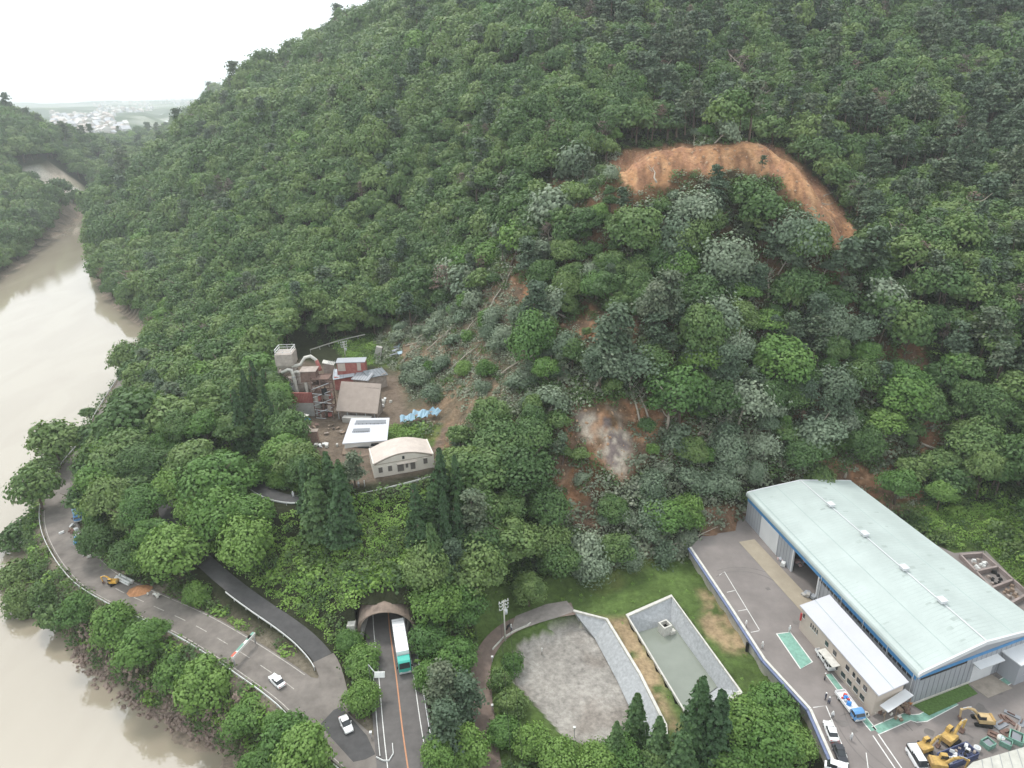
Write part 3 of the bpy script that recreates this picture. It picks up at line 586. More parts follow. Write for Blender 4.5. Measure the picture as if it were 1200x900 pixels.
TRK = {k: [trunk_mesh('trunk', 1., .028, s, M_PALEBARK if k in ('dead', 'silver') else M_BARK, 6 if k not in ('cedar', 'pine') else 0, .03 if k in ('cedar', 'pine') else .06, .95 if k in ('cedar', 'pine') else .72) for s in range(3)] for k in LIBN}
TNAME = {'broad': ('broadleaf_tree', 'broadleaf tree'), 'bright': ('leafy_tree', 'leafy tree'), 'silver': ('toppled_tree', 'toppled tree'), 'cedar': ('cedar_tree', 'cedar'), 'pine': ('pine_tree', 'pine'), 'dead': ('bare_tree', 'bare tree')}
TREES = []      # dict(x,y,z,kind,w,h,key)
def add_tree(x, y, kind, w, h, tilt=0., label=None, z=None):
    TREES.append(dict(x=x, y=y, z=g1(x, y) if z is None else z, kind=kind, w=w, h=h, tilt=tilt, label=label))
# --- keep-out of roads, buildings, pads
PLANTZONE = [P(*q, 15)[:2] for q in [(338, 520), (322, 440), (350, 405), (395, 402), (460, 395), (480, 470), (545, 480), (540, 520), (520, 560), (440, 580), (395, 560), (372, 545)]]
FIELD = [(262, 690), (300, 640), (330, 600), (420, 590), (500, 572), (492, 640), (480, 690), (470, 715), (425, 720), (400, 790), (385, 760), (330, 715)]
def keep(x, y):
    k = np.ones(x.shape, bool)
    for ln, w in ((SIDEROAD, 4.5), (OLDROAD, 6.6), (TRACK, 4.0), (HIGHWAY, 7.5)):
        k &= pline(x, y, ln)[0] > w
    k &= sdist(x, y, YARD) > 2.5; k &= sdist(x, y, BASIN_RIM) > 1.5; k &= sdist(x, y, POND_RIM) > 2.; k &= sdist(x, y, RIVER) > np.where(y > 240, 1., 3.); k &= ~inside(x, y, PLANTZONE)
    return k
def scatter(s0, s1):
    """jittered grid whose step grows with distance; only ground in front of the camera"""
    out = []; y = 84.
    while y < 1640:
        st = s0+(s1-s0)*sm(200, 700, np.array(y)); st = float(st); x = np.arange(-1.0*y-60, 1.0*y+60, st)
        out.append(np.stack([x+NR.uniform(-.42, .42, len(x))*st, np.full(len(x), y)+NR.uniform(-.42, .42, len(x))*st, np.full(len(x), st)], 1)); y += st*.9
    return np.concatenate(out)
KEYS = [(70, 520, 62, 'broad', 0), (47, 572, 58, 'broad', 0), (30, 622, 54, 'broad', 0), (24, 664, 48, 'broad', 0), (58, 682, 46, 'broad', 0), (28, 700, 44, 'broad', 0), (95, 706, 50, 'bright', 0), (68, 716, 40, 'broad', 0), (140, 728, 66, 'bright', 0), (170, 752, 66, 'bright', 0), (208, 775, 52, 'bright', 0), (245, 800, 80, 'bright', 0), (292, 826, 56, 'bright', 0), (345, 868, 78, 'bright', 0), (305, 892, 60, 'bright', 0), (374, 890, 44, 'bright', 0), (325, 838, 38, 'bright', 0), (185, 728, 34, 'bright', 0),
 (110, 562, 46, 'broad', 0), (132, 600, 60, 'broad', 0), (150, 545, 62, 'broad', 0), (112, 636, 40, 'broad', 0), (162, 512, 74, 'broad', 0), (118, 522, 50, 'broad', 0), (100, 590, 34, 'broad', 0), (150, 655, 44, 'broad', 0), (205, 500, 60, 'broad', 0), (190, 545, 46, 'broad', 0), (205, 578, 48, 'bright', 0), (258, 572, 74, 'bright', 0), (262, 618, 66, 'bright', 0), (232, 600, 54, 'bright', 0), (178, 625, 46, 'bright', 0), (206, 654, 68, 'bright', 0), (166, 652, 42, 'bright', 0), (290, 648, 64, 'bright', 0), (232, 700, 34, 'bright', 2.5), (298, 560, 40, 'bright', 3), (330, 560, 32, 'bright', 4),
 (372, 585, 48, 'cedar', 19), (394, 590, 50, 'cedar', 20), (358, 570, 34, 'cedar', 15), (386, 560, 40, 'cedar', 15), (414, 550, 34, 'pine', 9), (330, 525, 34, 'cedar', 10), (306, 500, 36, 'cedar', 12), (292, 478, 36, 'cedar', 12), (398, 556, 26, 'cedar', 9),
 (490, 600, 34, 'cedar', 16), (505, 590, 36, 'cedar', 17), (522, 610, 36, 'cedar', 16), (500, 640, 36, 'cedar', 15), (538, 620, 34, 'cedar', 15), (530, 660, 38, 'pine', 12), (560, 560, 78, 'broad', 0), (612, 560, 78, 'broad', 0), (543, 548, 60, 'broad', 0), (585, 525, 66, 'broad', 0), (640, 600, 56, 'broad', 0), (570, 605, 60, 'broad', 0), (596, 642, 80, 'broad', 0), (620, 690, 50, 'broad', 0), (560, 680, 70, 'broad', 0), (655, 655, 48, 'broad', 0), (512, 704, 56, 'bright', 0), (545, 712, 60, 'bright', 0), (500, 748, 56, 'bright', 5), (530, 762, 50, 'bright', 5), (500, 790, 40, 'bright', 4),
 (520, 800, 48, 'pine', 9), (545, 815, 46, 'pine', 10), (520, 850, 50, 'pine', 9), (545, 880, 48, 'bright', 5), (512, 885, 40, 'bright', 4), (600, 822, 40, 'broad', 4), (590, 860, 40, 'bright', 3), (625, 868, 50, 'bright', 5), (655, 888, 56, 'bright', 5), (700, 892, 52, 'bright', 5), (745, 842, 40, 'cedar', 14), (722, 868, 36, 'cedar', 10), (730, 885, 50, 'bright', 5), (818, 835, 50, 'cedar', 17), (842, 850, 56, 'cedar', 16), (800, 885, 52, 'cedar', 12), (868, 846, 60, 'bright', 11), (772, 868, 44, 'cedar', 12), (905, 822, 64, 'bright', 8), (898, 872, 70, 'bright', 8), (930, 870, 50, 'bright', 5), (862, 892, 60, 'bright', 7), (775, 890, 44, 'broad', 6),
 (426, 775, 42, 'bright', 3.5), (424, 818, 46, 'bright', 4), (408, 752, 30, 'bright', 3), (600, 780, 30, 'bright', 2.5), (585, 800, 30, 'broad', 3)]
for ik, (u, v, wp, kind, h) in enumerate(KEYS):
    if ik < 18: wp *= .84; v += 9; u -= 3
    zz = 0.
    for _ in range(12):
        h_ = h or 9.; p = P(u, v, zz+h_*.55); zz = .5*zz+.5*g1(p[0], p[1])
    w = wp*np.linalg.norm(p-CAM)/FPX*.95; h_ = h or max(7., w*.95)
    if kind in ('pine', 'cedar'): w *= .95
    TREES.append(dict(x=p[0], y=p[1], z=zz, kind=kind, w=w, h=h_, tilt=.05, label=None, key=1))
KX = np.array([(t['x'], t['y'], t['w']) for t in TREES])
S = scatter(5.0, 10.0); X, Y, ST = S.T; Z = ground(X, Y)
hid = (Z < np.where(Y > 240, -13.3, -12.6)); PXt, PYt = pj(X, Y, Z+6.)
RPX = [(440, 890), (400, 858), (350, 815), (300, 778), (262, 752), (225, 732), (175, 706), (140, 690), (110, 672), (82, 645), (70, 615), (68, 590), (78, 565)]
LPX = [(396, 815), (383, 778), (362, 752), (335, 732), (308, 712), (283, 694), (262, 678)]
UPX = [(286, 545), (300, 568), (320, 582), (345, 588), (400, 585), (430, 570), (465, 562), (500, 552)]
TPX = [(565, 800), (566, 780), (576, 754), (596, 736), (630, 722), (665, 712)]
HPX = [(455, 730), (464, 790), (475, 890)]
rc = 4.*FPX/np.hypot(Y, 100)
clr = np.ones(len(X), bool)
for ln, w_ in ((RPX, 15), (LPX, 8), (UPX, 8), (TPX, 7), (HPX, 16)):
    clr &= ~((pline(PXt, PYt, [(*q, 0) for q in ln])[0] < w_+rc*.9) & (Y < 215))
for g in LHB: clr &= ~((sdist(PXt, PYt, g) < 12) & (Y > 480) & (NR.rand(len(X)) < .93))
clr &= ~((sdist(PXt, PYt, SCARP) < 7) & (Y < 330) & (NR.rand(len(X)) < .93))
clr &= ~(inside(PXt, PYt, [(335, 465), (425, 465), (440, 545), (400, 552), (366, 546), (340, 500)]) & (Y < 260))
for g in ([(664, 478), (742, 476), (752, 520), (728, 556), (686, 545)], [(652, 550), (682, 556), (708, 612), (672, 616)]): clr &= ~((sdist(PXt, PYt, g) < 4) & (Y < 260) & (NR.rand(len(X)) < .9))
ok = ~hid & clr & keep(X, Y) & (PXt > -140) & (PXt < 1340) & (PYt < 1050) & (PYt > -90)
X, Y, ST, Z, PXt, PYt = [q[ok] for q in (X, Y, ST, Z, PXt, PYt)]
# visibility: drop trees far behind a crest
vis = np.ones(len(X), bool)
for t in np.linspace(.3, .97, 26):
    xx = X*t; yy = Y*t; zz = CAM[2]+(Z+14-CAM[2])*t; vis &= ~((ground(xx, yy) > zz+4) & (Y*(1-t) > 12))
X, Y, ST, Z, PXt, PYt = [q[vis] for q in (X, Y, ST, Z, PXt, PYt)]
GXp, GYp = pj(X, Y, Z)
mk, _, _ = masks(X, Y, Z); noi = fbm(X, Y, 30, 60); rn = NR.rand(len(X)); rn2 = NR.rand(len(X)); rn3 = NR.rand(len(X))**1.3
FIELDK = (sdist(PXt, PYt, FIELD) < 10) & (Y < 220)
LOBE = [(440, 395), (520, 345), (600, 330), (620, 400), (640, 440), (600, 480), (560, 500), (470, 500), (455, 440)]
FLAT = [(556, 900), (556, 800), (560, 720), (600, 705), (660, 700), (740, 690), (800, 660), (900, 780), (800, 800), (740, 880), (700, 870), (620, 850), (590, 800)]
SILV = [(640, 600), (740, 540), (840, 480), (900, 500), (900, 600), (800, 690), (690, 700), (650, 660)]
PINE = [(620, 0), (1210, -40), (1210, 480), (1100, 420), (960, 330), (760, 330), (640, 260), (780, 130)]
CED = [[(475, 580), (520, 560), (545, 590), (540, 650), (480, 660)], [(300, 440), (340, 520), (330, 550), (280, 520)], [(505, 640), (540, 640), (540, 700), (510, 700)]]
inl = inside(PXt, PYt, LOBE) & (Y < 300); insl = mk['slide'] > .5; insv = inside(PXt, PYt, SILV) & (Y < 220); inpn = inside(PXt, PYt, PINE); ince = np.zeros(len(X), bool)
for g in CED: ince |= inside(PXt, PYt, g) & (Y < 220)
for i in range(len(X)):
    if FIELDK[i]: continue
    if np.any(np.hypot(KX[:, 0]-X[i], KX[:, 1]-Y[i]) < KX[:, 2]*.42): continue
    if Y[i] < 100 and X[i] > 0 and X[i] < 60: continue
    d = ST[i]; r = rn[i]; kind = 'broad'; w = d*1.6*(.85+.5*rn2[i]); w *= (.75+.6*rn3[i]); h = w*.55+4*rn2[i]+3.5
    if mk['scarp'][i] > .25 or mk['rock'][i] > .3 or (mk['lhb'][i] > .3 and r < .75): continue
    if mk['bare'][i] > .4 and r < .8: continue
    if mk['grass'][i] > .5 and r < .93: continue
    if Z[i] < -3.2 and Z[i] > -4.8 and X[i] > 3 and X[i] < 64 and Y[i] < 138: continue
    if ince[i]: kind = 'cedar'; w = 4.5+2*rn2[i]; h = 14+6*rn2[i]
    elif insv[i]: kind = 'silver' if r < .66 else ('broad' if r < .88 else 'bright'); w *= .85; h = 4+2*rn2[i]
    elif inl[i]: 
        if r < .35: continue
        kind = 'silver' if r < .93 else 'bright'; w = 5+3*rn2[i]; h = 2.5
    elif insl[i]: kind = 'silver' if r < .24+.14*(PYt[i] < 260) else ('pine' if r < .46 else ('dead' if r < .50 else ('bright' if r < .60 else 'broad'))); w *= (.55+.75*rn3[i]); h = w*.75+1.5+2*rn2[i]
    elif inpn[i]: kind = 'pine' if r < .22+.5*sm(.45, .62, noi[i]) else ('dead' if r > .95 else 'broad')
    else: kind = 'pine' if r < .035 else ('dead' if r > .985 else ('bright' if (r > .84 and Y[i] < 260) or (r > .9 and noi[i] > .5) else 'broad'))
    if Y[i] < 150 and kind == 'broad' and X[i] < -10 and r > .45: kind = 'bright'
    if kind in ('pine', 'dead'): w *= .72; h = h*1.1+2
    TREES.append(dict(x=X[i], y=Y[i], z=Z[i], kind=kind, w=w, h=h, tilt=(.9 if kind == 'silver' else (.42 if insl[i] else .06)), label=None))
# ------------------------------------------------------------------ planting: the trees that show largest are individuals, the rest one forest per kind
def place(t, mesh, tr):
    """one tree: an empty with its trunk and crown"""
    nm, cat_ = TNAME[t['kind']]; o = thing(nm, t['label'], cat_, (t['x'], t['y'], t['z']-.2), rnd.uniform(0, 6.28), t.get('group'))
    tl = t['tilt']; o.rotation_euler[0] = rnd.gauss(0, tl*.5); o.rotation_euler[1] = rnd.gauss(0, tl*.5)
    w, h = t['w'], t['h']
    c = bpy.data.objects.new('crown', mesh); COL.objects.link(c); c.parent = o
    if t['kind'] == 'cedar': c.scale = (h*(w/h)/.5, h*(w/h)/.5, h*.92); c.location = (0, 0, h*.08)
    elif t['kind'] in ('pine', 'dead'): c.scale = (w*1.2, w*1.2, w*1.0); c.location = (0, 0, max(0, h-w*1.25))
    else: c.scale = (w*rnd.uniform(.88, 1.18), w*rnd.uniform(.88, 1.18), w*rnd.uniform(.82, 1.1)); c.location = (0, 0, max(-.1*w, h-w*.85))
    k = bpy.data.objects.new('trunk', tr); COL.objects.link(k); k.parent = o; k.scale = (h*.9, h*.9, h)
    return o
for t in TREES: t['d'] = math.sqrt(t['x']**2+t['y']**2+(105-t['z'])**2); t['s'] = t['w']/t['d']; t['px'], t['py'] = [float(q) for q in pj(t['x'], t['y'], t['z']+t['h']*.5)]
LIM = {'broad': 290, 'bright': 180, 'silver': 150, 'cedar': 60, 'pine': 60, 'dead': 30}
LAND = [('tunnel mouth', P(455, 716, 0)), ('green and white truck', P(470, 770, 0)), ('utility pole', P(591, 745, -4)), ('rectangular concrete pond', np.array([*np.mean(POND_RIM, 0), -4])), ('gravel basin', np.array([*np.mean(BASIN_RIM, 0), -4])),
        ('striped road gate', P(280, 755, 0)), ('white car', P(325, 799, 0)), ('round roofed hall', P(470, 550, 15)), ('factory silo tower', P(340, 440, 15)), ('blue roadside truck', P(92, 605, -1)),
        ('left rear corner of the warehouse', np.array([*BB, -1])), ('right rear corner of the warehouse', np.array([*BC, -1])), ('orange roadside digger', P(135, 680, 0)), ('bare rock face', P(710, 500, 20)), ('hairpin of the lane', P(200, 590, 8)),
        ('wrecked blue sheets', P(490, 490, 15)), ('riprap boulders', P(180, 800, -10)), ('top of the orange scarp', P(850, 168, 84)), ('left end of the orange scarp', P(720, 190, 80)), ('right flank of the orange scarp', P(985, 260, 60)), ('railway gap in the forest', P(172, 345, -4))]
ADJ = {'broad': 'dark green broadleaf tree', 'bright': 'bright green leafy tree', 'silver': 'pale silvery toppled tree', 'cedar': 'tall dark conical cedar', 'pine': 'grey green ragged pine', 'dead': 'bare brown leafless tree'}
ORD = ['', 'second ', 'third ', 'fourth ', 'fifth ', 'sixth ', 'seventh ', 'eighth ']
def zone(t):
    u, v = t['px'], t['py']
    if t['y'] > 400 and t['x'] < -330 and u < 170: return 'on the hill across the river'
    if inside(np.array([u]), np.array([v]), LOBE)[0]: return 'in the tongue of fallen trees beside the factory'
    if inside(np.array([u]), np.array([v]), SLIDE)[0]: return 'among the tilted trees inside the landslide'
    if v < 180 and u > 440: return 'in the forest above the orange scarp'
    if u > 1000 and v < 600: return 'in the forest right of the landslide'
    if u < 560 and v < 500: return 'in the forest on the spur left of the landslide'
    if u < 330 and v > 640: return 'on the bank between old road and river'
    if u < 330: return 'in the wood inside the river road bend'
    if u > 780: return 'below the factory yard wall'
    return 'in the wood between tunnel road and gravel basin'
forest = {}
for kind in LIM:
    L = sorted([t for t in TREES if t['kind'] == kind and -30 < t['px'] < 1230 and -20 < t['py'] < 930], key=lambda t: -t['s']-(10 if t['label'] else 0))
    ind = L[:LIM[kind]]; ids = set(id(t) for t in ind); near = {}
    for t in ind:
        if t['label']: continue
        p = np.array([t['x'], t['y'], t['z']]); dd = [np.linalg.norm(p-q[1]) for q in LAND]; k = int(np.argmin(dd)); near.setdefault(k, []).append((dd[k], t)); t['dd'] = dd[k]
    for k, ls in near.items():
        ls.sort(key=lambda a: a[0])
        for r_, (_, t) in enumerate(ls):
            if r_ < 8 and t['dd'] < 45: t['label'] = f"{ADJ[kind]}, {ORD[r_]}nearest the {LAND[k][0]}"
            else: t['label'] = f"{ADJ[kind]} {zone(t)}"
            t['group'] = f"{TNAME[kind][1]}s {zone(t)}"
    for i, t in enumerate(ind):
        lb = LIBN if t['d'] < 230 else LIBF
        place(t, lb[kind][i % len(lb[kind])], TRK[kind][i % 3])
    forest[kind] = [t for t in TREES if t['kind'] == kind and id(t) not in ids]
# the mass of the forest, instanced on points of one object per kind
_protos = {}
def proto(kind, i):
    """a crown-and-trunk mesh for the forest"""
    me0 = LIBF[kind][i]; tr = TRK[kind][i % 3]; me = bpy.data.meshes.new(kind+'_forest_tree')
    bm = bmesh.new(); bm.from_mesh(me0)
    if kind == 'cedar': bmesh.ops.scale(bm, vec=(2, 2, 3), verts=bm.verts[:])
    n0 = len(bm.faces); 
    if kind not in ('cedar',): bmesh.ops.translate(bm, vec=(0, 0, .35 if kind in ('pine', 'dead') else .2), verts=bm.verts[:])
    b2 = bmesh.new(); b2.from_mesh(tr); bmesh.ops.scale(b2, vec=(1.2, 1.2, 1.2), verts=b2.verts[:]); tm = bpy.data.meshes.new('t'); b2.to_mesh(tm); b2.free()
    bm.from_mesh(tm); bpy.data.meshes.remove(tm); bm.faces.ensure_lookup_table()
    for k, f in enumerate(bm.faces): f.material_index = 0 if k < n0 else 1
    bm.to_mesh(me); bm.free(); me.materials.append(me0.materials[0]); me.materials.append(M_PALEBARK if kind == 'silver' else M_BARK); return me
def instancer(name, pts, meshes, label, cat=None, kindprop='stuff'):
    """points (x,y,z,rx,ry,rz,sxy,sz) -> one object; geometry nodes put a mesh on every point"""
    A = np.array(pts, np.float32); me = bpy.data.meshes.new(name); me.vertices.add(len(A)); me.vertices.foreach_set('co', A[:, :3].ravel())
    for nm, sl_, ty in (('rot', slice(3, 6), 'FLOAT_VECTOR'),): a = me.attributes.new(nm, ty, 'POINT'); a.data.foreach_set('vector', A[:, sl_].ravel())
    a = me.attributes.new('scl', 'FLOAT_VECTOR', 'POINT'); a.data.foreach_set('vector', (A[:, [6, 6, 7]]*np.stack([NR.uniform(.8, 1.2, len(A)), NR.uniform(.8, 1.2, len(A)), NR.uniform(.85, 1.2, len(A))], 1).astype(np.float32)).ravel())
    a = me.attributes.new('pick', 'INT', 'POINT'); a.data.foreach_set('value', NR.randint(0, len(meshes), len(A)).astype(np.int32))
    for m in meshes:
        for q in m.materials:
            if q.name not in [w.name for w in me.materials]: me.materials.append(q)
    o = bpy.data.objects.new(name, me); COL.objects.link(o); ng = bpy.data.node_groups.new(name+'_scatter', 'GeometryNodeTree')
    ng.interface.new_socket('Geometry', in_out='INPUT', socket_type='NodeSocketGeometry'); ng.interface.new_socket('Geometry', in_out='OUTPUT', socket_type='NodeSocketGeometry')
    N = ng.nodes; Lk = ng.links; gi = N.new('NodeGroupInput'); go = N.new('NodeGroupOutput'); jn = N.new('GeometryNodeGeometryToInstance'); 
    ip = N.new('GeometryNodeInstanceOnPoints'); ip.inputs['Pick Instance'].default_value = True
    for m in reversed(meshes):
        # mesh data enters the tree through an object that is one of the placed trees' data
        oi = N.new('GeometryNodeObjectInfo'); oi.inputs['Object'].default_value = HOLD[m.name]; oi.inputs['As Instance'].default_value = False
        Lk.new(oi.outputs['Geometry'], jn.inputs[0])
    Lk.new(gi.outputs[0], ip.inputs['Points']); Lk.new(jn.outputs[0], ip.inputs['Instance'])
    for nm, so_, ty in (('rot', 'Rotation', 'FLOAT_VECTOR'), ('scl', 'Scale', 'FLOAT_VECTOR'), ('pick', 'Instance Index', 'INT')):
        na = N.new('GeometryNodeInputNamedAttribute'); na.data_type = ty; na.inputs['Name'].default_value = nm; out = [q for q in na.outputs if q.enabled and q.name == 'Attribute'][0]; Lk.new(out, ip.inputs[so_])
    Lk.new(ip.outputs[0], go.inputs[0]); md = o.modifiers.new('scatter', 'NODES'); md.node_group = ng
    return tag(o, label, cat, kind=kindprop)
HOLD = {}
def hold(me):
    """unlinked object carrying a mesh for the scatter trees (it is in no collection)"""
    ob = bpy.data.objects.new(me.name, me); HOLD[me.name] = ob; return me
FNAME = {'broad': ('broadleaf_forest', 'dense dark green broadleaf forest covering the mountainside'), 'bright': ('leafy_woodland', 'brighter leafy trees scattered through the woods'), 'silver': ('toppled_woodland', 'silvery toppled trees strewn over the landslide'),
         'cedar': ('cedar_wood', 'dark cedars among the woods'), 'pine': ('pine_forest', 'grey green pines on the upper slope'), 'dead': ('bare_woodland', 'brown leafless trees dotted over the upper slope')}
for kind, L in forest.items():
    if not L: continue
    ms = [hold(proto(kind, i)) for i in range(len(LIBF[kind]))]; pts = []
    for t in L: pts.append((t['x'], t['y'], t['z']-.2-.5*t['w']*.0+(t['h']-t['w']*1.05 if kind not in ('cedar', 'silver') else (-.45*t['w'] if kind == 'silver' else 0))*.6, rnd.gauss(0, t['tilt']*.4), rnd.gauss(0, t['tilt']*.4), rnd.uniform(0, 6.28), t['w']*(1.1 if kind != 'cedar' else .8), t['w']*rnd.uniform(.9, 1.15)))
    o = instancer(FNAME[kind][0], pts, ms, FNAME[kind][1])
    print('forest', kind, len(pts))

# undergrowth
def bush_mesh(name, seed, n, size, flat, m, spiky=.2):
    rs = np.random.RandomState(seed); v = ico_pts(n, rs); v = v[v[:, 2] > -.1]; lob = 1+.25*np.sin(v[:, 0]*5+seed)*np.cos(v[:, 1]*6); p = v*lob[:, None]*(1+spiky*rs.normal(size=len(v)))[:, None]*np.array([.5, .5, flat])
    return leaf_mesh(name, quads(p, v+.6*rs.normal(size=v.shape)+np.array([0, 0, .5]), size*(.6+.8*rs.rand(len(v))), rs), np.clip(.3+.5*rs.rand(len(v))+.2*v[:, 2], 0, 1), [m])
L_SCRUB = leaf_mat('scrub_foliage', (.055, .10, .035), (.085, .15, .045), (.13, .19, .06))
L_DEBRIS = leaf_mat('torn_foliage', (.12, .14, .085), (.19, .225, .145), (.30, .32, .24), tr=.1)
bushes = {'weed': [hold(bush_mesh(f'weed_clump_{i}', 700+i, 150, .065, .32, L_WEED)) for i in range(3)], 'scrub': [hold(bush_mesh(f'shrub_clump_{i}', 710+i, 160, .065, .6, L_SCRUB)) for i in range(3)],
          'debris': [hold(bush_mesh(f'torn_clump_{i}', 720+i, 130, .08, .4, L_DEBRIS, .4)) for i in range(3)]}
def bush_scatter():
    out = {k: [] for k in bushes}; y = 80.
    while y < 330:
        st = 1.6 if y < 180 else 2.0; x = np.arange(-.95*y-10, .85*y+10, st); X = x+NR.uniform(-.5, .5, len(x))*st; Y = y+NR.uniform(-.5, .5, len(x))*st; Z = ground(X, Y); px, py = pj(X, Y, Z)
        m, _, _ = masks(X, Y, Z); ok = (Z > -13.4) & (px > -60) & (px < 1260) & (py < 960)
        for ln, w in ((SIDEROAD, 3.7), (OLDROAD, 5.2), (TRACK, 2.7), (HIGHWAY, 5.8)): ok &= (pline(X, Y, ln)[0] > w) | ((ln is HIGHWAY) & (Y > 119.5))
        ok &= (sdist(X, Y, YARD) > 1.2) & (sdist(X, Y, BASIN_RIM) > -.3+.8*NR.rand(len(X))) & (sdist(X, Y, POND_RIM) > 1.3) & ~(inside(X, Y, PLANTZONE) & (m['grass'] < .5))
        fld = inside(px, py, FIELD); lobe = inside(px, py, LOBE); slv = inside(px, py, SILV); r = NR.rand(len(X)); nn = fbm(X, Y, 6, 77)
        fl = (Z < -3.4) & (Z > -4.6) & (X > 2) & (X < 62) & (Y < 140)
        for i in range(len(X)):
            if not ok[i] or m['scarp'][i] > .3 or m['rock'][i] > .4: continue
            if m['grass'][i] > .4 and y < 175 and X[i] < 60:
                if r[i] > .10: continue
                k = 'weed'; s = .5+.5*r[i]*8
            elif fl[i]: continue
            elif slv[i] and m['slide'][i] > .4 and not (m['bare'][i] > .5 and r[i] > .4): k = 'debris' if r[i] < .8 else 'scrub'; s = 2+2*NR.rand()
            elif m['bare'][i] > .5 and not lobe[i]:
                if r[i] > .34: continue
                k = 'debris' if r[i] < .2 else 'scrub'; s = .9+2*NR.rand()
            elif lobe[i]:
                if nn[i] < .3: continue
                k = 'debris' if r[i] < .85 else 'scrub'; s = 1.5+1.5*NR.rand()
            elif m['slide'][i] > .5:
                if r[i] > .9: continue
                k = 'debris' if r[i] < .28+.25*(nn[i] > .55) else 'scrub'; s = 1.8+2*NR.rand()
            elif fld[i] or m['grass'][i] > .4: k = 'weed' if r[i] < .85 else 'scrub'; s = 1.5+1.3*r[i]+1.6*(nn[i] > .6)
            else:
                if y > 200 and r[i] > .4: continue
                k = 'scrub' if r[i] < .75 else 'weed'; s = 1.5+2.2*NR.rand()
            out[k].append((X[i], Y[i], Z[i]-.1, rnd.gauss(0, .15), rnd.gauss(0, .15), rnd.uniform(0, 6.28), s*1.15, s*rnd.uniform(.7, 1.2)))
        y += st*.9
    return out
LB = {'weed': ('weeds', 'bright green weeds covering the open slopes'), 'scrub': ('undergrowth', 'green undergrowth of shrubs on banks and slopes'), 'debris': ('torn_branches', 'grey green torn branches littering the landslide')}
for k, pts in bush_scatter().items():
    print('bush', k, len(pts)); instancer(LB[k][0], pts, bushes[k], LB[k][1])
# haze: the humid air of the valley
HAZE = .00016
def haze():
    top = max(float(GZ.max())+30, 260.); b = MB(); b.box((0, 4700, (top-60)/2), (14600, 10400, top+60))
    o = b.build('haze', None) if False else None
    me = bpy.data.meshes.new('haze'); me.from_pydata(b.v, [], b.f); m = bpy.data.materials.new('humid_air'); m.use_nodes = True; n = m.node_tree.nodes; n.clear()
    v = n.new('ShaderNodeVolumePrincipled'); v.inputs['Color'].default_value = (.93, .97, 1, 1); v.inputs['Density'].default_value = HAZE; v.inputs['Anisotropy'].default_value = .2
    o_ = n.new('ShaderNodeOutputMaterial'); m.node_tree.links.new(v.outputs[0], o_.inputs['Volume']); me.materials.append(m); o = bpy.data.objects.new('haze', me); COL.objects.link(o)
    tag(o, 'pale humid haze filling the valley air', None, kind='stuff')

haze()
# ------------------------------------------------------------------ helpers for things laid out in world coordinates
def part(name, mb, m, T, label=None, bevel=0):
    L = T.location if T.parent is None else T.parent.location
    mb.v = [(v[0]-L[0], v[1]-L[1], v[2]-L[2]) for v in mb.v]; o = mb.build(name, m, T, bevel=bevel)
    if label: o['label'] = label
    return o
def wallseg(mb, p, q, z0, z1, th=.25, out=0.):
    p = np.array(p[:2], float); q = np.array(q[:2], float); d = (q-p)/np.linalg.norm(q-p); n = np.array([-d[1], d[0]])
    a = p+n*(out-th/2); b = q+n*(out-th/2); c = q+n*(out+th/2); e = p+n*(out+th/2); mb.prism([tuple(a), tuple(b), tuple(c), tuple(e)], z0, z1); return mb
M_GREY = mat('grey_sheet', (.33, .345, .37), .5, .06, .3, kind=None, spec=.4)
M_GREYD = mat('dark_grey_sheet', (.23, .24, .26), .5, .08, .3)
M_BLUE = mat('blue_band_paint', (.07, .24, .48), .5, .1, .5)
M_MINT = mat('mint_roof_paint', (.43, .485, .462), .6, .10, .14, spec=.4)
M_SEAM = mat('roof_seam', (.34, .42, .40), .6, .1, 1)
M_WSHEET = mat('white_sheet', (.62, .63, .64), .5, .07, .2)
M_GLASS = mat('dark_glass', (.03, .035, .04), .08, .2, 1, spec=.6)
M_BEIGE = mat('beige_render', (.50, .43, .37), .85, .08, .4)
M_RAIL = mat('galvanised_steel', (.50, .51, .52), .45, .1, 3, metal=.4)
M_DK = mat('black_rubber', (.02, .02, .02), .8, .1, 3)
M_RUST = mat('rusty_steel', (.17, .11, .09), .9, .35, 1.2, bump=.3)
M_RUSTL = mat('rusty_pale_steel', (.34, .285, .25), .85, .3, .8, bump=.2)
M_RED = mat('faded_red_sheet', (.34, .09, .08), .8, .3, .9, col2=(.45, .20, .17))
M_TAN = mat('tan_roofing', (.35, .29, .25), .85, .1, .6)
M_TIMB = mat('weathered_timber', (.27, .20, .15), .9, .25, 2)
M_BLUET = mat('blue_tarp', (.10, .34, .62), .6, .2, 1.5)
M_GREEN = mat('green_paint', (.19, .35, .28), .8, .3, 1.2)
# ------------------------------------------------------------------ tunnel
MX, MY = -27.35, 114.0; SL = -.19
def arch(x0, y, w, h, n=14, z0=0.):
    return [(x0+w*math.cos(math.pi*k/n), y, z0+h*max(0, math.sin(math.pi*k/n))**.75) for k in range(n+1)]
T = thing('road_tunnel', 'arched concrete tunnel mouth with brown weathered hood in the green slope', 'tunnel', (MX, MY, 0))
ys = [0, 3, 7, 12, 30, 60]
mb = MB(); rows = [arch(MX+SL*y, MY+y, 5.6, 5.9, z0=0) for y in ys]
for a, b in zip(rows[:-1], rows[1:]): mb.strip(a, b)
part('lining', mb, mat('tunnel_lining', (.22, .20, .19), .9, .25, .6), T)
mb = MB(); out = [arch(MX+SL*y, MY+y, 6.3-.02*y, 6.5+y*.25, z0=-.5) for y in (0, 1.6, 3.2, 5)]
for a, b in zip(out[:-1], out[1:]): mb.strip(a, b)
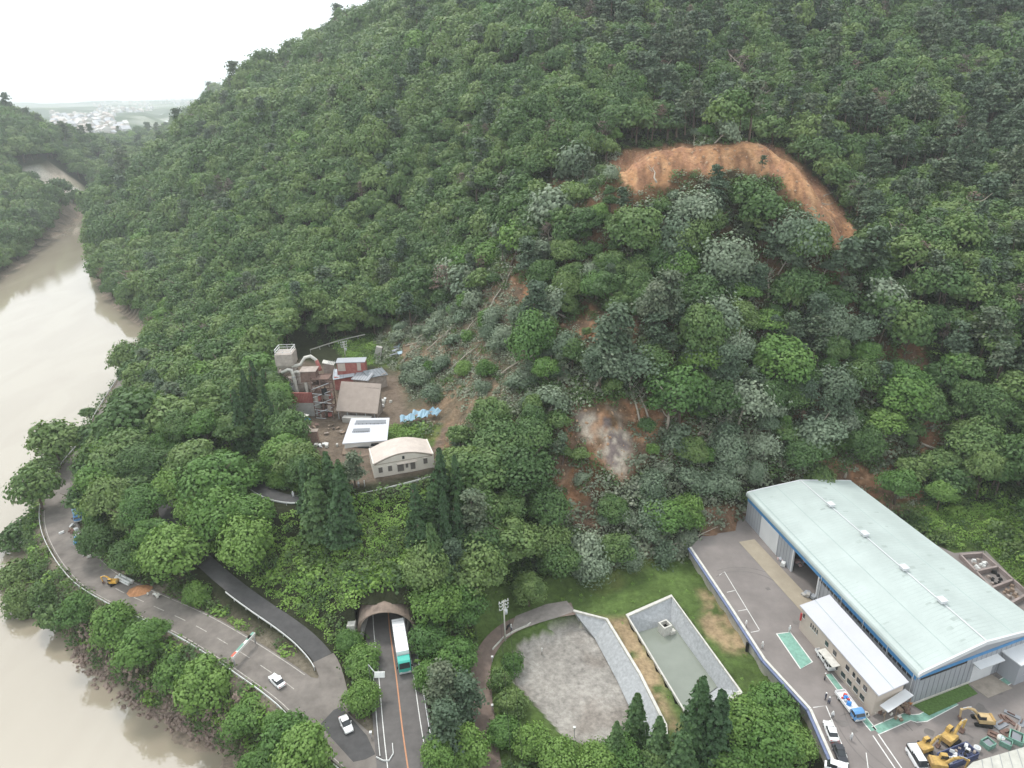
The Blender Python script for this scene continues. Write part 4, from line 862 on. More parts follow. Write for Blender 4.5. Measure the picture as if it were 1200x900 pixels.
mb.strip([(p[0], p[1]-.02, p[2]) for p in arch(MX, MY, 5.6, 5.9)], [(p[0], p[1]-.02, p[2]) for p in arch(MX, MY, 6.3, 6.5, z0=-.5)])
part('hood', mb, mat('weathered_hood', (.24, .185, .15), .95, .3, .8, bump=.4), T)
mb = MB(); mb.box((MX-5.35, MY+4, .5), (.7, 9, 1.1)); mb.box((MX+4.0, MY+4, .35), (.5, 9, .8)); part('side_kerb', mb, M_CONC, T)
mb = MB(); mb.box((MX-7.4, MY+.8, 1.2), (1.6, 2, 3.2)); part('side_box', mb, M_CONCL, T)
# ------------------------------------------------------------------ warehouse
A, B_, C_, D_ = BA, np.array([59.4, 152.6]), np.array([87., 156.6]), BD
T = thing('warehouse', 'large grey warehouse with pale mint green roof and blue band under the eaves', 'warehouse', (*((A+B_+C_+D_)/4), YZ))
uA = (B_-A)/np.linalg.norm(B_-A); LW = np.linalg.norm(B_-A)
def upos(px, py): return float((P(px, py, YZ)[:2]-A) @ uA)
o1, o2 = upos(956, 702), upos(929, 669)
w1, w2 = upos(912, 650), upos(891, 628)
mb = MB(); wallseg(mb, A, A+uA*o1, YZ, 6.5); wallseg(mb, A+uA*o2, B_, YZ, 6.5); wallseg(mb, A+uA*o1, A+uA*o2, 5.0, 6.5)
fD = (D_-A)/np.linalg.norm(D_-A); wallseg(mb, A+fD*.13, D_, YZ, 6.6); wallseg(mb, B_+(C_-B_)*.005, C_, YZ, 6.6); wallseg(mb, D_, C_, YZ, 6.5)
# gable ends
for p, q in ((A, D_), (B_, C_)):
    m_ = (p+q)/2; d = (q-p)/np.linalg.norm(q-p); n = np.array([-d[1], d[0]])*.1
    mb.add([(*(p-n), 6.6), (*(q-n), 6.6), (*(m_-n), 8.6), (*(p+n), 6.6), (*(q+n), 6.6), (*(m_+n), 8.6)], [(0, 1, 2), (5, 4, 3), (0, 2, 5, 3), (1, 4, 5, 2)])
part('wall', mb, M_GREY, T)
# ribs of the cladding
mb = MB(); nA = np.array([-uA[1], uA[0]]); 
for k in range(int(LW/1.2)):
    u = .6+k*1.2
    if o1-.1 < u < o2+.1 or w1 < u < w2: continue
    q = A+uA*u+nA*.15; mb.box((*q, 2.2), (.05, .05, 6.3))
nF = np.array([fD[1], -fD[0]])
for k in range(24):
    q = A+fD*(.8+k*1.25)+nF*.15; mb.box((*q, 2.5), (.05, .05, 6.9))
part('cladding_rib', mb, M_GREYD, T)
ends = []
for p, q, sgn in ((A, D_, -1), (B_, C_, 1)):
    d = (q-p)/np.linalg.norm(q-p); W_ = np.linalg.norm(q-p); off = uA*sgn*.55; row = []
    for s, z in ((-.42, 6.35), (-.4, 6.75), (-.2, 7.1), (.3, 7.25), (W_*.25, 8.15), (W_*.5, 9.0), (W_*.75, 8.15), (W_-.3, 7.25), (W_+.45, 7.1), (W_+.7, 6.7)):
        c = p+d*s+off; row.append((c[0], c[1], z))
    ends.append(row)
mb = MB(); mb.strip(ends[0], ends[1]); low = [[(x, y, z-.25) for x, y, z in e] for e in ends]; mb.strip(low[0], low[1]); part('roof', mb, M_MINT, T)
mb = MB()
for e, sg in ((ends[0], -1), (ends[1], 1)):
    o_ = uA*sg*.12; hi = [(x+o_[0], y+o_[1], z+.08) for x, y, z in e]; lo = [(x+o_[0], y+o_[1], z-.75) for x, y, z in e]; i_ = [(x-o_[0]*2, y-o_[1]*2, z+.08) for x, y, z in e]
    mb.strip(hi, lo); mb.strip(hi, i_); mb.strip([(x-o_[0]*2, y-o_[1]*2, z-.75) for x, y, z in e], i_)
part('fascia', mb, M_WSHEET, T)
def on_roof(f, g, dz=0.):
    """f across 0..1, g along 0..1"""
    a = A+(D_-A)*f; b = B_+(C_-B_)*f; c = a+(b-a)*g; z = 7.2+1.8*(1-abs(f-.5)*2); return np.array([c[0], c[1], z+dz])
mb = MB()
for f in (.03, .26, .74): ribbon(mb, [on_roof(f, -.01, .06), on_roof(f, .5, .06), on_roof(f, 1.01, .06)], -.07, .07)
for k in range(1, 48):
    g = k/48
    for f0, f1 in ((.03, .49), (.51, .98)):
        if k % 12 == 0: ribbon(mb, [on_roof(f0, g, .05), on_roof(f1, g, .05)], -.03, .03)
part('roof_seam', mb, M_SEAM, T)
mb = MB()
for k in range(1, 64):
    g = k/64
    for f0, f1 in ((.02, .49), (.51, .98)): ribbon(mb, [on_roof(f0, g, .045), on_roof(f1, g, .045)], -.025, .025)
part('standing_seam', mb, mat('fine_seam', (.36, .42, .40), .6, .1, 1), T)
mb = MB()
for k in range(34):
    f = rnd.uniform(.06, .94); g = rnd.choice((.1, .33, .57, .8))+rnd.gauss(0, .05) if k < 16 else rnd.uniform(.02, .98); f = .5+rnd.gauss(0, .04) if k < 16 else f; f = min(max(f, .05), .95); g = min(max(g, .02), .97); sg = .02*(1 if f > .5 else -1); w_ = rnd.uniform(.15, .5)
    if (f-.5)*(f+sg*3-.5) > 0: ribbon(mb, [on_roof(f, g, .035+k*.0002), on_roof(f+sg, g+.001, .035+k*.0002), on_roof(f+sg*2.2, g-.001, .035+k*.0002)], -w_, w_*.8)
part('stain', mb, mat('roof_stain', (.37, .42, .395), .7, .15, .5), T)
mb = MB(); ribbon(mb, [on_roof(.5, -.01, .12), on_roof(.5, 1.01, .12)], -.14, .14); ribbon(mb, [on_roof(.49, -.01, -.02), on_roof(.49, 1.01, -.02)], -.1, .1); part('ridge_cap', mb, M_WSHEET, T)
for px, py in ((970, 583), (1012, 618), (1055, 660), (1100, 700)):
    g = float((P(px, py+3, 9.2)[:2]-(A+D_)/2) @ uA)/LW; c = on_roof(.5, g, .1); mb = MB(); mb.box((c[0], c[1], c[2]+.35), (1.4, 1.3, .5), rz=math.atan2(uA[1], uA[0])); mb.box((c[0], c[1], c[2]+.7), (1.6, 1.5, .1), rz=math.atan2(uA[1], uA[0])); part('roof_vent', mb, M_WSHEET, T)
# blue band and window row
mb = MB(); wallseg(mb, A, B_, 4.95, 6.35, .06, .16); wallseg(mb, A, D_, 5.3, 6.0, .06, -.17); part('blue_band', mb, M_BLUE, T)
for k in range(22):
    u = 1.0+k*1.28
    if u > o1-1: break
    mb = MB(); wallseg(mb, A+uA*u, A+uA*(u+1.0), 4.3, 4.9, .05, .17); part('window', mb, M_GLASS, T)
mb = MB(); wallseg(mb, A+fD*.8, A+fD*12, 4.75, 5.25, .05, -.17); part('window', mb, M_GLASS, T, 'long dark strip window at the front corner')
for k in range(5):
    u = .5+k*(o1-1.5)/4.; q = A+uA*u+nA*.3; mb = MB(); mb.tube([(*q, YZ), (*q, 6.4)], .06, 6); part('downpipe', mb, M_WSHEET, T)
mb = MB(); wallseg(mb, A+uA*w1, A+uA*w2, YZ+.02, 4.9, .1, .17); part('closed_door', mb, M_WSHEET, T, 'white closed sliding door')
for u in (o1, o2):
    mb = MB(); q = A+uA*u; mb.box((*q, 2.), (.4, .4, 6.), rz=math.atan2(uA[1], uA[0])); part('door_post', mb, M_WSHEET, T)
# front roller door with canopy, and the lean-to
f1, f2 = 14.2, 19.6
mb = MB(); wallseg(mb, A+fD*f1, A+fD*f2, YZ+.02, 3.4, .08, -.18); part('roller_door', mb, M_WSHEET, T, 'wide white roller door under a canopy')
mb = MB(); q = A+fD*(f1+f2)/2+nF*.9; mb.box((*q, 3.9), (6.2, 1.6, .25), rz=math.atan2(fD[1], fD[0]), rx=.1); part('door_canopy', mb, M_WSHEET, T)
mb = MB(); wallseg(mb, A+fD*.3, A+fD*f1, YZ+.0, YZ+.45, .1, -.2); part('plinth', mb, M_CONCL, T)
mb = MB(); q = A+fD*25.6+nF*1.9; mb.box((*q, 1.5), (8.5, 3.4, 5.), rz=math.atan2(fD[1], fD[0])); lt = part('lean_to', mb, M_GREY, T)
mb = MB(); mb.box((*q, 4.15), (9.1, 4.0, .22), rz=math.atan2(fD[1], fD[0]), rx=.03); part('lean_to_roof', mb, M_WSHEET, lt)
for s_, w_, z_, h_ in ((-1.8, 1.2, 1.7, 1.6), (2., 3.4, .4, 2.6)):
    mb = MB(); c = q+nF*1.75+fD*s_; mb.box((*c, z_), (w_, .1, h_), rz=math.atan2(fD[1], fD[0])); part('lean_to_shutter', mb, M_WHITE, lt)
# lawn strip and entrance slab, green painted walkway
mb = MB(); a0 = A+nF*.4; mb.prism([tuple(A+nF*.3+fD*.5), tuple(A+nF*3.0+fD*1.3), tuple(A+nF*2.6+fD*13.5), tuple(A+nF*.3+fD*13.8)], YZ, YZ+.08); tag(mb.build('grass_strip', mat('lawn', (.085, .15, .04), .95, .3, 2.5, bump=.5)), 'narrow lawn along the warehouse front', None, kind='structure')
mb = MB(); mb.prism([tuple(A+nF*.3+fD*14), tuple(A+nF*4+fD*14.3), tuple(A+nF*4+fD*20.5), tuple(A+nF*.3+fD*20)], YZ, YZ+.06); tag(mb.build('door_slab', mat('stained_slab', (.30, .26, .22), .85, .2, .8)), 'stained concrete slab before the roller door', None, kind='structure')
def zz(u, v, dz=.0): return np.array([*P(u, v, YZ)[:2], YZ+dz])
mb = MB(); mg = MB()
for seg, w in (([(1026, 856), (1063, 840), (1072, 842), (1082, 841), (1118, 822)], .75), ([(971, 790), (988, 812), (1024, 856)], .55), ([(1152, 812), (1195, 790)], .7)):
    L = [zz(*q, .008) for q in seg]; ribbon(mb, L, -w, w); ribbon(mg, L, w, w+.14, .004); ribbon(mg, L, -w-.14, -w, .004)
tag(mb.build('green_walkway', M_GREEN), 'green painted walkway across the yard', None, kind='structure'); tag(mg.build('walkway_edges', M_LINE), 'white edges of the green walkway', None, kind='structure')
q = [(910, 743), (926, 741), (952, 776), (938, 784)]
T = thing('green_mat', 'torn green ground mat with white border on the yard below the annexe', 'mat', zz(932, 762))
mb = MB(); mb.prism([tuple(zz(*a)[:2]) for a in q][::-1], YZ, YZ+.05); part('sheet', mb, mat('green_sheet', (.20, .37, .30), .75, .25, 1.2), T)
mb = MB(); L = [zz(*a, .07) for a in q+[q[0]]]; ribbon(mb, L, -.12, .12); part('border', mb, M_LINE, T)
# ------------------------------------------------------------------ annexe
L1, L2, R2, R1 = [np.array(q) for q in ((58.0, 113.4), (62.5, 91.4), (68.2, 93.2), (64.3, 115.1))]
T = thing('office_annexe', 'long two storey beige office with white roof beside the warehouse', 'building', (*((L1+L2+R2+R1)/4), YZ))
mb = MB(); mb.prism([tuple(q) for q in (L2, R2, R1, L1)], YZ, [4.3, 5.3, 5.3, 4.3]); part('wall', mb, M_BEIGE, T)
mb = MB(); cc = (L1+L2+R2+R1)/4; e = [q+(q-cc)/np.linalg.norm(q-cc)*.7 for q in (L2, R2, R1, L1)]; mb.prism([tuple(q) for q in e], [4.35, 5.35, 5.35, 4.35], [4.6, 5.6, 5.6, 4.6]); rf = part('roof', mb, mat('white_roof_paint', (.50, .50, .53), .5, .05, .2), T)
mb = MB(); m1 = (e[0]+e[1])/2; m2 = (e[2]+e[3])/2; ribbon(mb, [np.array([*m1, 5.12]), np.array([*m2, 5.12])], -.06, .06); part('roof_seam', mb, M_SEAM, rf)
dL = (L1-L2)/np.linalg.norm(L1-L2); nL = np.array([-dL[1], dL[0]]); LL = np.linalg.norm(L1-L2)
for f, w_, z_ in ((.96, .5, 3.1), (.85, .25, 2.9), (.82, .25, 2.9), (.79, .25, 2.9), (.76, .25, 2.9), (.62, .9, 2.8), (.51, .9, 2.8), (.34, .9, 2.8), (.26, .6, 2.9), (.20, .9, 2.8), (.12, .9, 2.8), (.37, 1.1, .4), (.29, 1.1, .4), (.21, 1.1, .4), (.13, 1.1, .4), (.47, 1.1, .4)):
    q = L2+dL*LL*f+nL*.03; mb = MB(); mb.box((*q, z_), (w_, .12, 1.0), rz=math.atan2(dL[1], dL[0])); w = part('window', mb, M_GLASS, T); mb = MB(); q2 = q+nL*.03; mb.box((*q2, z_-.55), (w_+.2, .16, .08), rz=math.atan2(dL[1], dL[0])); part('sill', mb, M_WHITE, w)
mb = MB(); q = L2+dL*LL*.52+nL*.9; mb.box((*q, 1.6), (4.6, 1.6, .15), rz=math.atan2(dL[1], dL[0]), rx=-.1); part('canopy', mb, M_CONCL, T)
mb = MB(); q = L1-dL*.15+nL*.1; mb.box((*q, 2.3), (.3, .3, 1.8)); part('red_box', mb, mat('red_paint', (.5, .05, .06), .5), T)
dF = (R2-L2)/np.linalg.norm(R2-L2); nFf = np.array([dF[1], -dF[0]])
T = thing('lean_to_shed', 'small white sloping shed roof at the near end of the beige office', 'shed', (*(L2+dF*3+nFf*1.5), YZ))
mb = MB(); q = L2+dF*3.6+nFf*1.2; mb.box((*q, 2.6), (6.4, 1.7, .14), rz=math.atan2(dF[1], dF[0])+.14, ry=-.12); part('roof', mb, M_WSHEET, T)
for s_ in (-2.6, 0, 2.6): mb = MB(); c = q+dF*s_+nFf*.5; mb.tube([(*c, YZ), (*c, 2.55+.12*s_)], .07, 6); part('post', mb, M_TIMB, T)
# clutter in the corner between office and warehouse
def pile(name, label, cat, u, v, z, n, spread, sizes, mats, seed, group=None, flat=False):
    rs = random.Random(seed); c = P(u, v, z); T = thing(name, label, cat, (c[0], c[1], z), 0, group)
    for i in range(n):
        s = rs.uniform(*sizes); x = c[0]+rs.gauss(0, spread[0]); y = c[1]+rs.gauss(0, spread[1]); mb = MB()
        mb.box((x, y, z+s*.3+(.25*rs.random())), (s*rs.uniform(.6, 1.6), s*rs.uniform(.5, 1.1), s*(.15 if flat else rs.uniform(.4, .8))), rz=rs.uniform(0, 3), rx=rs.gauss(0, .25), ry=rs.gauss(0, .25), taper=rs.uniform(.75, 1)); part('piece', mb, rs.choice(mats), T, bevel=.03)
    return T
pile('scrap_heap', 'dark heap of scrap between office end and warehouse corner', 'scrap', 1057, 826, YZ, 14, (1.0, 1.0), (.5, 1.1), [M_RUST, M_DK, M_TIMB, mat('orange_paint', (.55, .22, .06), .6)], 5)
pile('storage_clutter', 'scattered brown and white goods beside the office shed', 'clutter', 1040, 838, YZ, 8, (2., .8), (.4, .8), [M_TIMB, M_CONCL, M_RUST], 6)
for i, (u, v, lb) in enumerate([(918, 660, 'white and pink sacks against the wall between the warehouse doors'), (938, 661, 'pinkish machine standing inside the open warehouse door'), (946, 700, 'grey handling boxes at the right jamb of the warehouse door')]):
    pile('stored_goods', lb, 'goods', u, v, YZ, 6, (.7, .6), (.6, 1.3), [M_WHITE, mat('pink_sheet', (.6, .42, .40), .7), M_GREY] if i < 2 else [M_GREY, M_CONC], 20+i)
# ------------------------------------------------------------------ yard retaining wall
T = thing('retaining_wall', 'long pale concrete retaining wall with blue topped kerb on the left of the yard', 'wall', (*YARD_L[1], -4))
for i in range(5):
    mb = MB(); wallseg(mb, YARD_L[i], YARD_L[i+1], -4.6, YZ+.35, .45, .2); part('wall_panel', mb, mat('stained_concrete', (.40, .375, .33), .9, .25, .5, bump=.2), T)
    mb = MB(); wallseg(mb, YARD_L[i], YARD_L[i+1], YZ+.35, YZ+.5, .5, .2); part('coping', mb, M_CONCL, T)
    mb = MB(); wallseg(mb, YARD_L[i], YARD_L[i+1], YZ-.1, YZ+.3, .5, -.3); part('blue_kerb', mb, mat('blue_kerb_paint', (.16, .19, .30), .6, .2, .8), T)
mb = MB(); q = P(876, 762, -4); mb.box((q[0]-.3, q[1]-.3, -3), (.5, .4, 2.6)); part('drain_slot_shade', mb, M_DK, T)  # solid black block stands in for the shade inside the slot
# outlet box of the pond
q = P(779, 741, -7.6); T = thing('outlet_box', 'square open topped concrete outlet box standing in the far corner of the pond', 'outlet box', (q[0], q[1], -7.6), .45)
mb = MB()
for a, b, c, d in ((0, -.95, 2.2, .3), (0, .95, 2.2, .3), (-.95, 0, .3, 1.6), (.95, 0, .3, 1.6)): mb.box((a, b, .9), (c, d, 3.0))
mb.build('shaft', M_CONCL, T); mb = MB(); mb.box((1.2, -1.0, .4), (1.3, .9, .9)); mb.build('step', M_CONCL, T); mb = MB(); mb.box((0, 0, 1.4), (1.55, 1.55, .05)); mb.build('shaft_shade', M_DK, T)  # black plate stands in for the shade down the shaft
# ------------------------------------------------------------------ vehicles (local: +x is forward)
def paint(name, c, rough=.3): return mat(name, c, rough, .03, 1, spec=.5)
P_WHITE = paint('white_car_paint', (.80, .80, .80)); P_BLACK = paint('black_car_paint', (.03, .032, .04)); P_TEAL = paint('teal_car_paint', (.05, .42, .34)); P_SILV = paint('silver_paint', (.5, .52, .54)); P_BLUE = paint('blue_car_paint', (.12, .30, .58)); P_YEL = mat('digger_yellow', (.47, .31, .10), .7, .4, 1.2)
M_LAMP = paint('lamp_glass', (.75, .75, .7), .1); M_TAIL = paint('tail_lamp', (.45, .02, .02), .2)
def wheel(T, x, y, r, w):
    mb = MB(); mb.tube([(x, y-w/2, r), (x, y+w/2, r)], r, 16); o = mb.build('wheel', M_DK, T); mb = MB(); s = 1 if y > 0 else -1; mb.tube([(x, y+s*(w/2-.02), r), (x, y+s*(w/2+.015), r)], r*.6, 12); mb.build('rim', M_RAIL, o)
def loft(mb, secs):
    """secs: (x, halfwidth_low, halfwidth_top, z0, z1) closed hull"""
    rows = [[(x, -a, z0), (x, -a*1.0, z0+(z1-z0)*.6), (x, -b, z1), (x, b, z1), (x, a, z0+(z1-z0)*.6), (x, a, z0)] for x, a, b, z0, z1 in secs]
    n = 6; vs = [p for r in rows for p in r]; fs = [(i*n+k, i*n+(k+1) % n, (i+1)*n+(k+1) % n, (i+1)*n+k) for i in range(len(rows)-1) for k in range(n)]; fs += [tuple(range(n-1, -1, -1)), tuple(range((len(rows)-1)*n, len(rows)*n))]; mb.add(vs, fs)
def car(name, label, cat_, pos, rz, pt, L=4.4, W=1.7, H=1.45, van=False, group=None):
    T = thing(name, label, cat_, pos, rz, group); h = L/2; w = W/2; bz = .82 if not van else 1.05
    mb = MB(); loft(mb, [(-h, w*.82, w*.72, .35, bz*.9), (-h+.15, w*.95, w*.85, .25, bz), (-h*.5, w, w*.9, .22, bz+.03), (h*.35, w, w*.9, .22, bz), (h*.75, w*.97, w*.84, .22, bz*.88 if not van else bz*.97), (h-.05, w*.85, w*.72, .3, bz*.72 if not van else bz*.85)]); mb.build('body', pt, T, bevel=.04)
    xr, xf = (-h*.72, h*.38) if not van else (-h*.96, h*.80); mb = MB(); loft(mb, [(xr-.0, w*.84, w*.6, bz-.02, bz+.02), (xr+.38, w*.86, w*.72, bz-.02, H-.06), (xf-.75, w*.86, w*.72, bz-.02, H-.05), (xf, w*.84, w*.62, bz-.02, bz+.02)] if not van else [(xr, w*.88, w*.78, bz-.02, H-.1), (xf-.6, w*.88, w*.78, bz-.02, H-.08), (xf, w*.86, w*.7, bz-.02, bz+.05)]); g = mb.build('cabin_glass', M_GLASS, T)
    mb = MB(); mb.box(((xr+xf)/2-.17, 0, H-.02), ((xf-xr)*(.52 if not van else .82), W*.74, .07)); r_ = mb.build('roof', pt, T, bevel=.03)
    for s in (-1, 1):
        mb = MB(); x0 = (xr+xf)/2-.1; mb.box((x0, s*w*.80, (bz+H)/2), (.09, .06, H-bz)); 
        if van: mb.box((xr+.9, s*w*.83, (bz+H)/2), (1.5, .05, H-bz-.05))
        mb.build('pillar', pt, T)
        mb = MB(); mb.box((h-.12, s*w*.62, bz*.72), (.18, .34, .16)); mb.build('headlight', M_LAMP, T)
        mb = MB(); mb.box((-h+.05, s*w*.66, bz*.82), (.12, .3, .16)); mb.build('tail_light', M_TAIL, T)
        mb = MB(); mb.box((xf-.55, s*(w+.06), bz+.1), (.12, .16, .12)); mb.build('mirror', pt, T)
        for x in (-h*.6, h*.62): wheel(T, x, s*(w-.1), .31, .2)
    return T
def head(u1, v1, u2, v2, z): a = P(u1, v1, z); b = P(u2, v2, z); return math.atan2(b[1]-a[1], b[0]-a[0])
def at(u, v, z): q = P(u, v, z); return (q[0], q[1], z)
rz = head(397, 858, 350, 812, 0)
car('sedan', 'white car driving up the worn old road above the junction', 'car', at(325, 800, 0), rz, P_WHITE, 4.2)
car('sedan', 'white car waiting on the dark patched asphalt at the old road mouth', 'car', at(406, 851, 0), head(400, 838, 411, 862, 0), P_WHITE, 4.0)
car('sedan', 'white car parked in the marked bay at the yard edge', 'car', at(973, 859, YZ), head(976, 866, 970, 850, YZ), P_WHITE, 4.3)
car('sedan', 'black car parked behind the white one in the yard bay', 'car', at(984, 886, YZ), head(982, 880, 987, 892, YZ), P_BLACK, 3.9, H=1.6)
car('minivan', 'white van parked left of the yellow diggers', 'van', at(1074, 893, YZ), head(1067, 880, 1081, 903, YZ), P_WHITE, 4.7, 1.75, 1.95, van=True)
car('minivan', 'white and green van half hidden at the bottom of the yard bay', 'van', at(979, 903, YZ), head(984, 903, 972, 899, YZ), P_WHITE, 3.6, 1.5, 1.8, van=True)
def truck(label, pos, rz, cabp, bed='box', L=11.6, W=2.45, boxp=None, cat_='truck', name='lorry'):
    T = thing(name, label, cat_, pos, rz); h = L/2; w = W/2; cab = 2.3 if L > 9 else 1.6; H = 3.0 if L > 9 else 2.05; zb = 1.05 if L > 9 else .75
    mb = MB(); mb.box((-cab*.4, 0, zb-.2), (L-cab*.9, W*.45, .3)); mb.build('chassis', M_DK, T)
    mb = MB(); x0 = h-cab
    pf = [(x0+.05, .45), (h-.05, .45), (h, .9), (h-.05, zb+.55), (h-.4, H-.25), (h-.75, H), (x0+.1, H)]; mb.extr(pf, -w*.97, w*.97); c = mb.build('cab', cabp, T, bevel=.06)
    mb = MB(); zl, zh = zb+.6, H-.3; mb.add([(h-.01, -w*.86, zl), (h-.01, w*.86, zl), (h-.37, w*.8, zh), (h-.37, -w*.8, zh)], [(0, 1, 2, 3)]); mb.v = [(x+.03, y, z+.02) for x, y, z in mb.v]; mb.build('windscreen', M_GLASS, c)
    for s in (-1, 1):
        mb = MB(); mb.box((h-.95, s*(w*.97+.01), zb+.85), (.9, .03, .6)); mb.build('side_window', M_GLASS, c)
        mb = MB(); mb.box((h+.0, s*w*.68, .8), (.1, .45, .22)); mb.build('headlight', M_LAMP, T); mb = MB(); mb.box((h-.15, s*(w+.18), zb+1.0), (.15, .22, .5)); mb.build('mirror', M_DK, T)
        for x in ([h-1.3, -h+1.2, -h+2.5] if L > 9 else [h-.9, -h+1.1]): wheel(T, x, s*(w-.18), .5 if L > 9 else .38, .28)
    mb = MB(); mb.box((h-.02, 0, .62), (.12, W*.95, .34)); mb.build('bumper', P_SILV, T)
    xb = (x0-.15-h)/2-.0; LB_ = (x0-.15)+h; xc = -h+LB_/2
    if bed == 'box':
        mb = MB(); mb.box((xc, 0, zb+1.4), (LB_, W, 2.7)); b = mb.build('cargo_box', boxp or P_WHITE, T, bevel=.04)
        mb = MB(); mb.box((-h-.01, 0, zb+1.4), (.04, .05, 2.5)); mb.build('door_seam', M_GREY, b)
        mb = MB()
        for k in range(6): mb.box((xc-LB_*.42+k*LB_*.165, 0, zb+2.77), (.06, W*.98, .03))
        mb.build('roof_rib', M_GREY, b)
    else:
        mb = MB(); mb.box((xc, 0, zb), (LB_, W, .12)); 
        for s in (-1, 1): mb.box((xc, s*(w-.04), zb+.25), (LB_, .07, .45))
        mb.box((-h+.04, 0, zb+.25), (.07, W, .45)); mb.box((x0-.2, 0, zb+.45), (.08, W, .9)); mb.build('cargo_bed', boxp or P_SILV, T)
        cols = bed; rs = random.Random(len(label))
        for k in range(9):
            s = rs.uniform(.35, .8); mb = MB(); mb.box((xc+rs.uniform(-.42, .42)*LB_, rs.uniform(-.5, .5)*w, zb+.1+s*.4), (s, s*.8, s*.8), rz=rs.random()*2, taper=.85); mb.build('load', rs.choice(cols), T, bevel=.05)
    return T
i_ = min(range(len(HIGHWAY)), key=lambda i: abs(HIGHWAY[i][1]-109.2)); d = HIGHWAY[i_+2]-HIGHWAY[i_-2]; q = HIGHWAY[i_]+np.array([-d[1], d[0], 0])/np.linalg.norm(d)*1.8
truck('long white box lorry with teal cab leaving the tunnel', (q[0], q[1], 0.02), math.atan2(d[1], d[0]), P_TEAL, L=11.8)
M_BLOAD = mat('blue_load', (.05, .25, .65), .6); M_RLOAD = mat('red_load', (.6, .08, .06), .6)
truck('flatbed lorry with blue cab and blue and red load in front of the office', at(995, 830, YZ), head(984, 815, 1004, 842, YZ), P_BLUE, bed=[M_BLOAD, M_BLOAD, M_RLOAD, M_DK, P_SILV], L=6.4, W=2.0, boxp=P_WHITE)
truck('small white flatbed carrying dark panels under the office canopy', at(967, 776, YZ), head(958, 765, 972, 786, YZ), P_WHITE, bed=[M_GLASS, M_GREYD, M_DK], L=5.2, W=1.8, boxp=P_WHITE)
truck('blue roofed truck parked on the inner side of the river road bend', at(93, 607, -1.3), head(93, 590, 92, 612, -1.3), P_BLUE, L=5.6, W=2.1, boxp=paint('pale_blue_paint', (.35, .6, .75)))
# diggers
def digger(label, pos, rz, boomrz, s=1., pt=None, reach=1., name='excavator'):
    pt = pt or P_YEL; T = thing(name, label, 'excavator', pos, rz, 'yellow diggers parked in the yard' if s > .7 else None)
    for sd in (-1, 1):
        mb = MB(); prof = [(-1.7, .25), (-1.4, 0), (1.4, 0), (1.7, .25), (1.7, .55), (1.4, .75), (-1.4, .75), (-1.7, .55)]; mb.extr([(a*s, b*s) for a, b in prof], (sd*1.05-.28)*s, (sd*1.05+.28)*s); mb.build('track', M_DK, T, bevel=.04)
    c, sn = math.cos(boomrz), math.sin(boomrz); R = lambda x, y: (x*c-y*sn, x*sn+y*c)
    mb = MB(); mb.box((*R(-.45*s, 0), 1.3*s), (3.0*s, 2.3*s, .9*s), rz=boomrz, taper=.92); b = mb.build('body', pt, T, bevel=.08*s)
    mb = MB(); mb.box((*R(-1.75*s, 0), 1.35*s), (.6*s, 2.3*s, 1.1*s), rz=boomrz, taper=.85); mb.build('counterweight', mat('dark_yellow', (.42, .27, .10), .7, .3, 1), b, bevel=.1*s)
    mb = MB(); mb.box((*R(.55*s, .68*s), 2.15*s), (1.4*s, .9*s, 1.3*s), rz=boomrz, taper=.86); cb = mb.build('cab', pt, T, bevel=.05*s)
    mb = MB(); mb.box((*R(.62*s, .68*s), 2.3*s), (1.42*s, .94*s, .75*s), rz=boomrz, taper=.9); mb.build('cab_glass', M_GLASS, cb)
    pts = [(.7, 1.6), (1.9, 3.1), (3.2, 3.6), (4.4*reach, 2.9)]; 
    for (a, b2), w1 in zip(zip(pts[:-1], pts[1:]), (.55, .5, .4)):
        mb = MB() if a == pts[0] else mb
        p1 = (*R(a[0]*s, -.25*s), a[1]*s); p2 = (*R(b2[0]*s, -.25*s), b2[1]*s); mb.tube([p1, p2], w1*s*.55, 6)
    mb.build('boom', pt, T)
    e = pts[-1]; mb = MB(); p1 = (*R(e[0]*s, -.25*s), (e[1]+.25)*s); p2 = (*R((e[0]-.2)*s, -.25*s), .9*s); mb.tube([p1, p2], [.24*s, .16*s], 6); ar = mb.build('arm', pt, T)
    mb = MB(); bx_, bz_ = e[0]-.45, .5; prof = [(-.45, -.25), (.25, -.45), (.5, .1), (.35, .5), (.1, .45), (-.1, 0)]; v0 = len(mb.v); mb.extr([(a*s, z*s) for a, z in prof], -.45*s, .45*s); mb.v = [(*R(x+bx_*s, y-.25*s), z+bz_*s) for x, y, z in mb.v]; mb.build('bucket', M_RUST, T)
    mb = MB(); mb.tube([(*R(.9*s, -.25*s), 1.5*s), (*R(2.3*s, -.25*s), 2.75*s)], .1*s, 6); mb.tube([(*R(2.6*s, -.25*s), 3.9*s), (*R(4.1*reach*s, -.25*s), 3.4*s)], .09*s, 6); mb.build('hydraulic_ram', P_SILV, T)
    return T
digger('yellow digger with its arm curled to the right, middle of the machine row', at(1112, 868, YZ), .4, .15, .88)
digger('rounded yellow digger just right of the white van', at(1084, 879, YZ), 1.2, -.9, .78, reach=.8)
digger('yellow digger at the very bottom edge behind the other two', at(1101, 899, YZ), .3, -.5, .86)
T = digger('tan digger with open rear frame, upper right of the machine row', at(1150, 847, YZ), 2.9, .1, .85, mat('tan_paint', (.52, .38, .20), .7, .2, 1))
digger('small yellow orange digger on the inner edge of the river road', at(133, 684, -.5), .9, 2.2, .6, mat('digger_orange', (.75, .42, .08), .55))
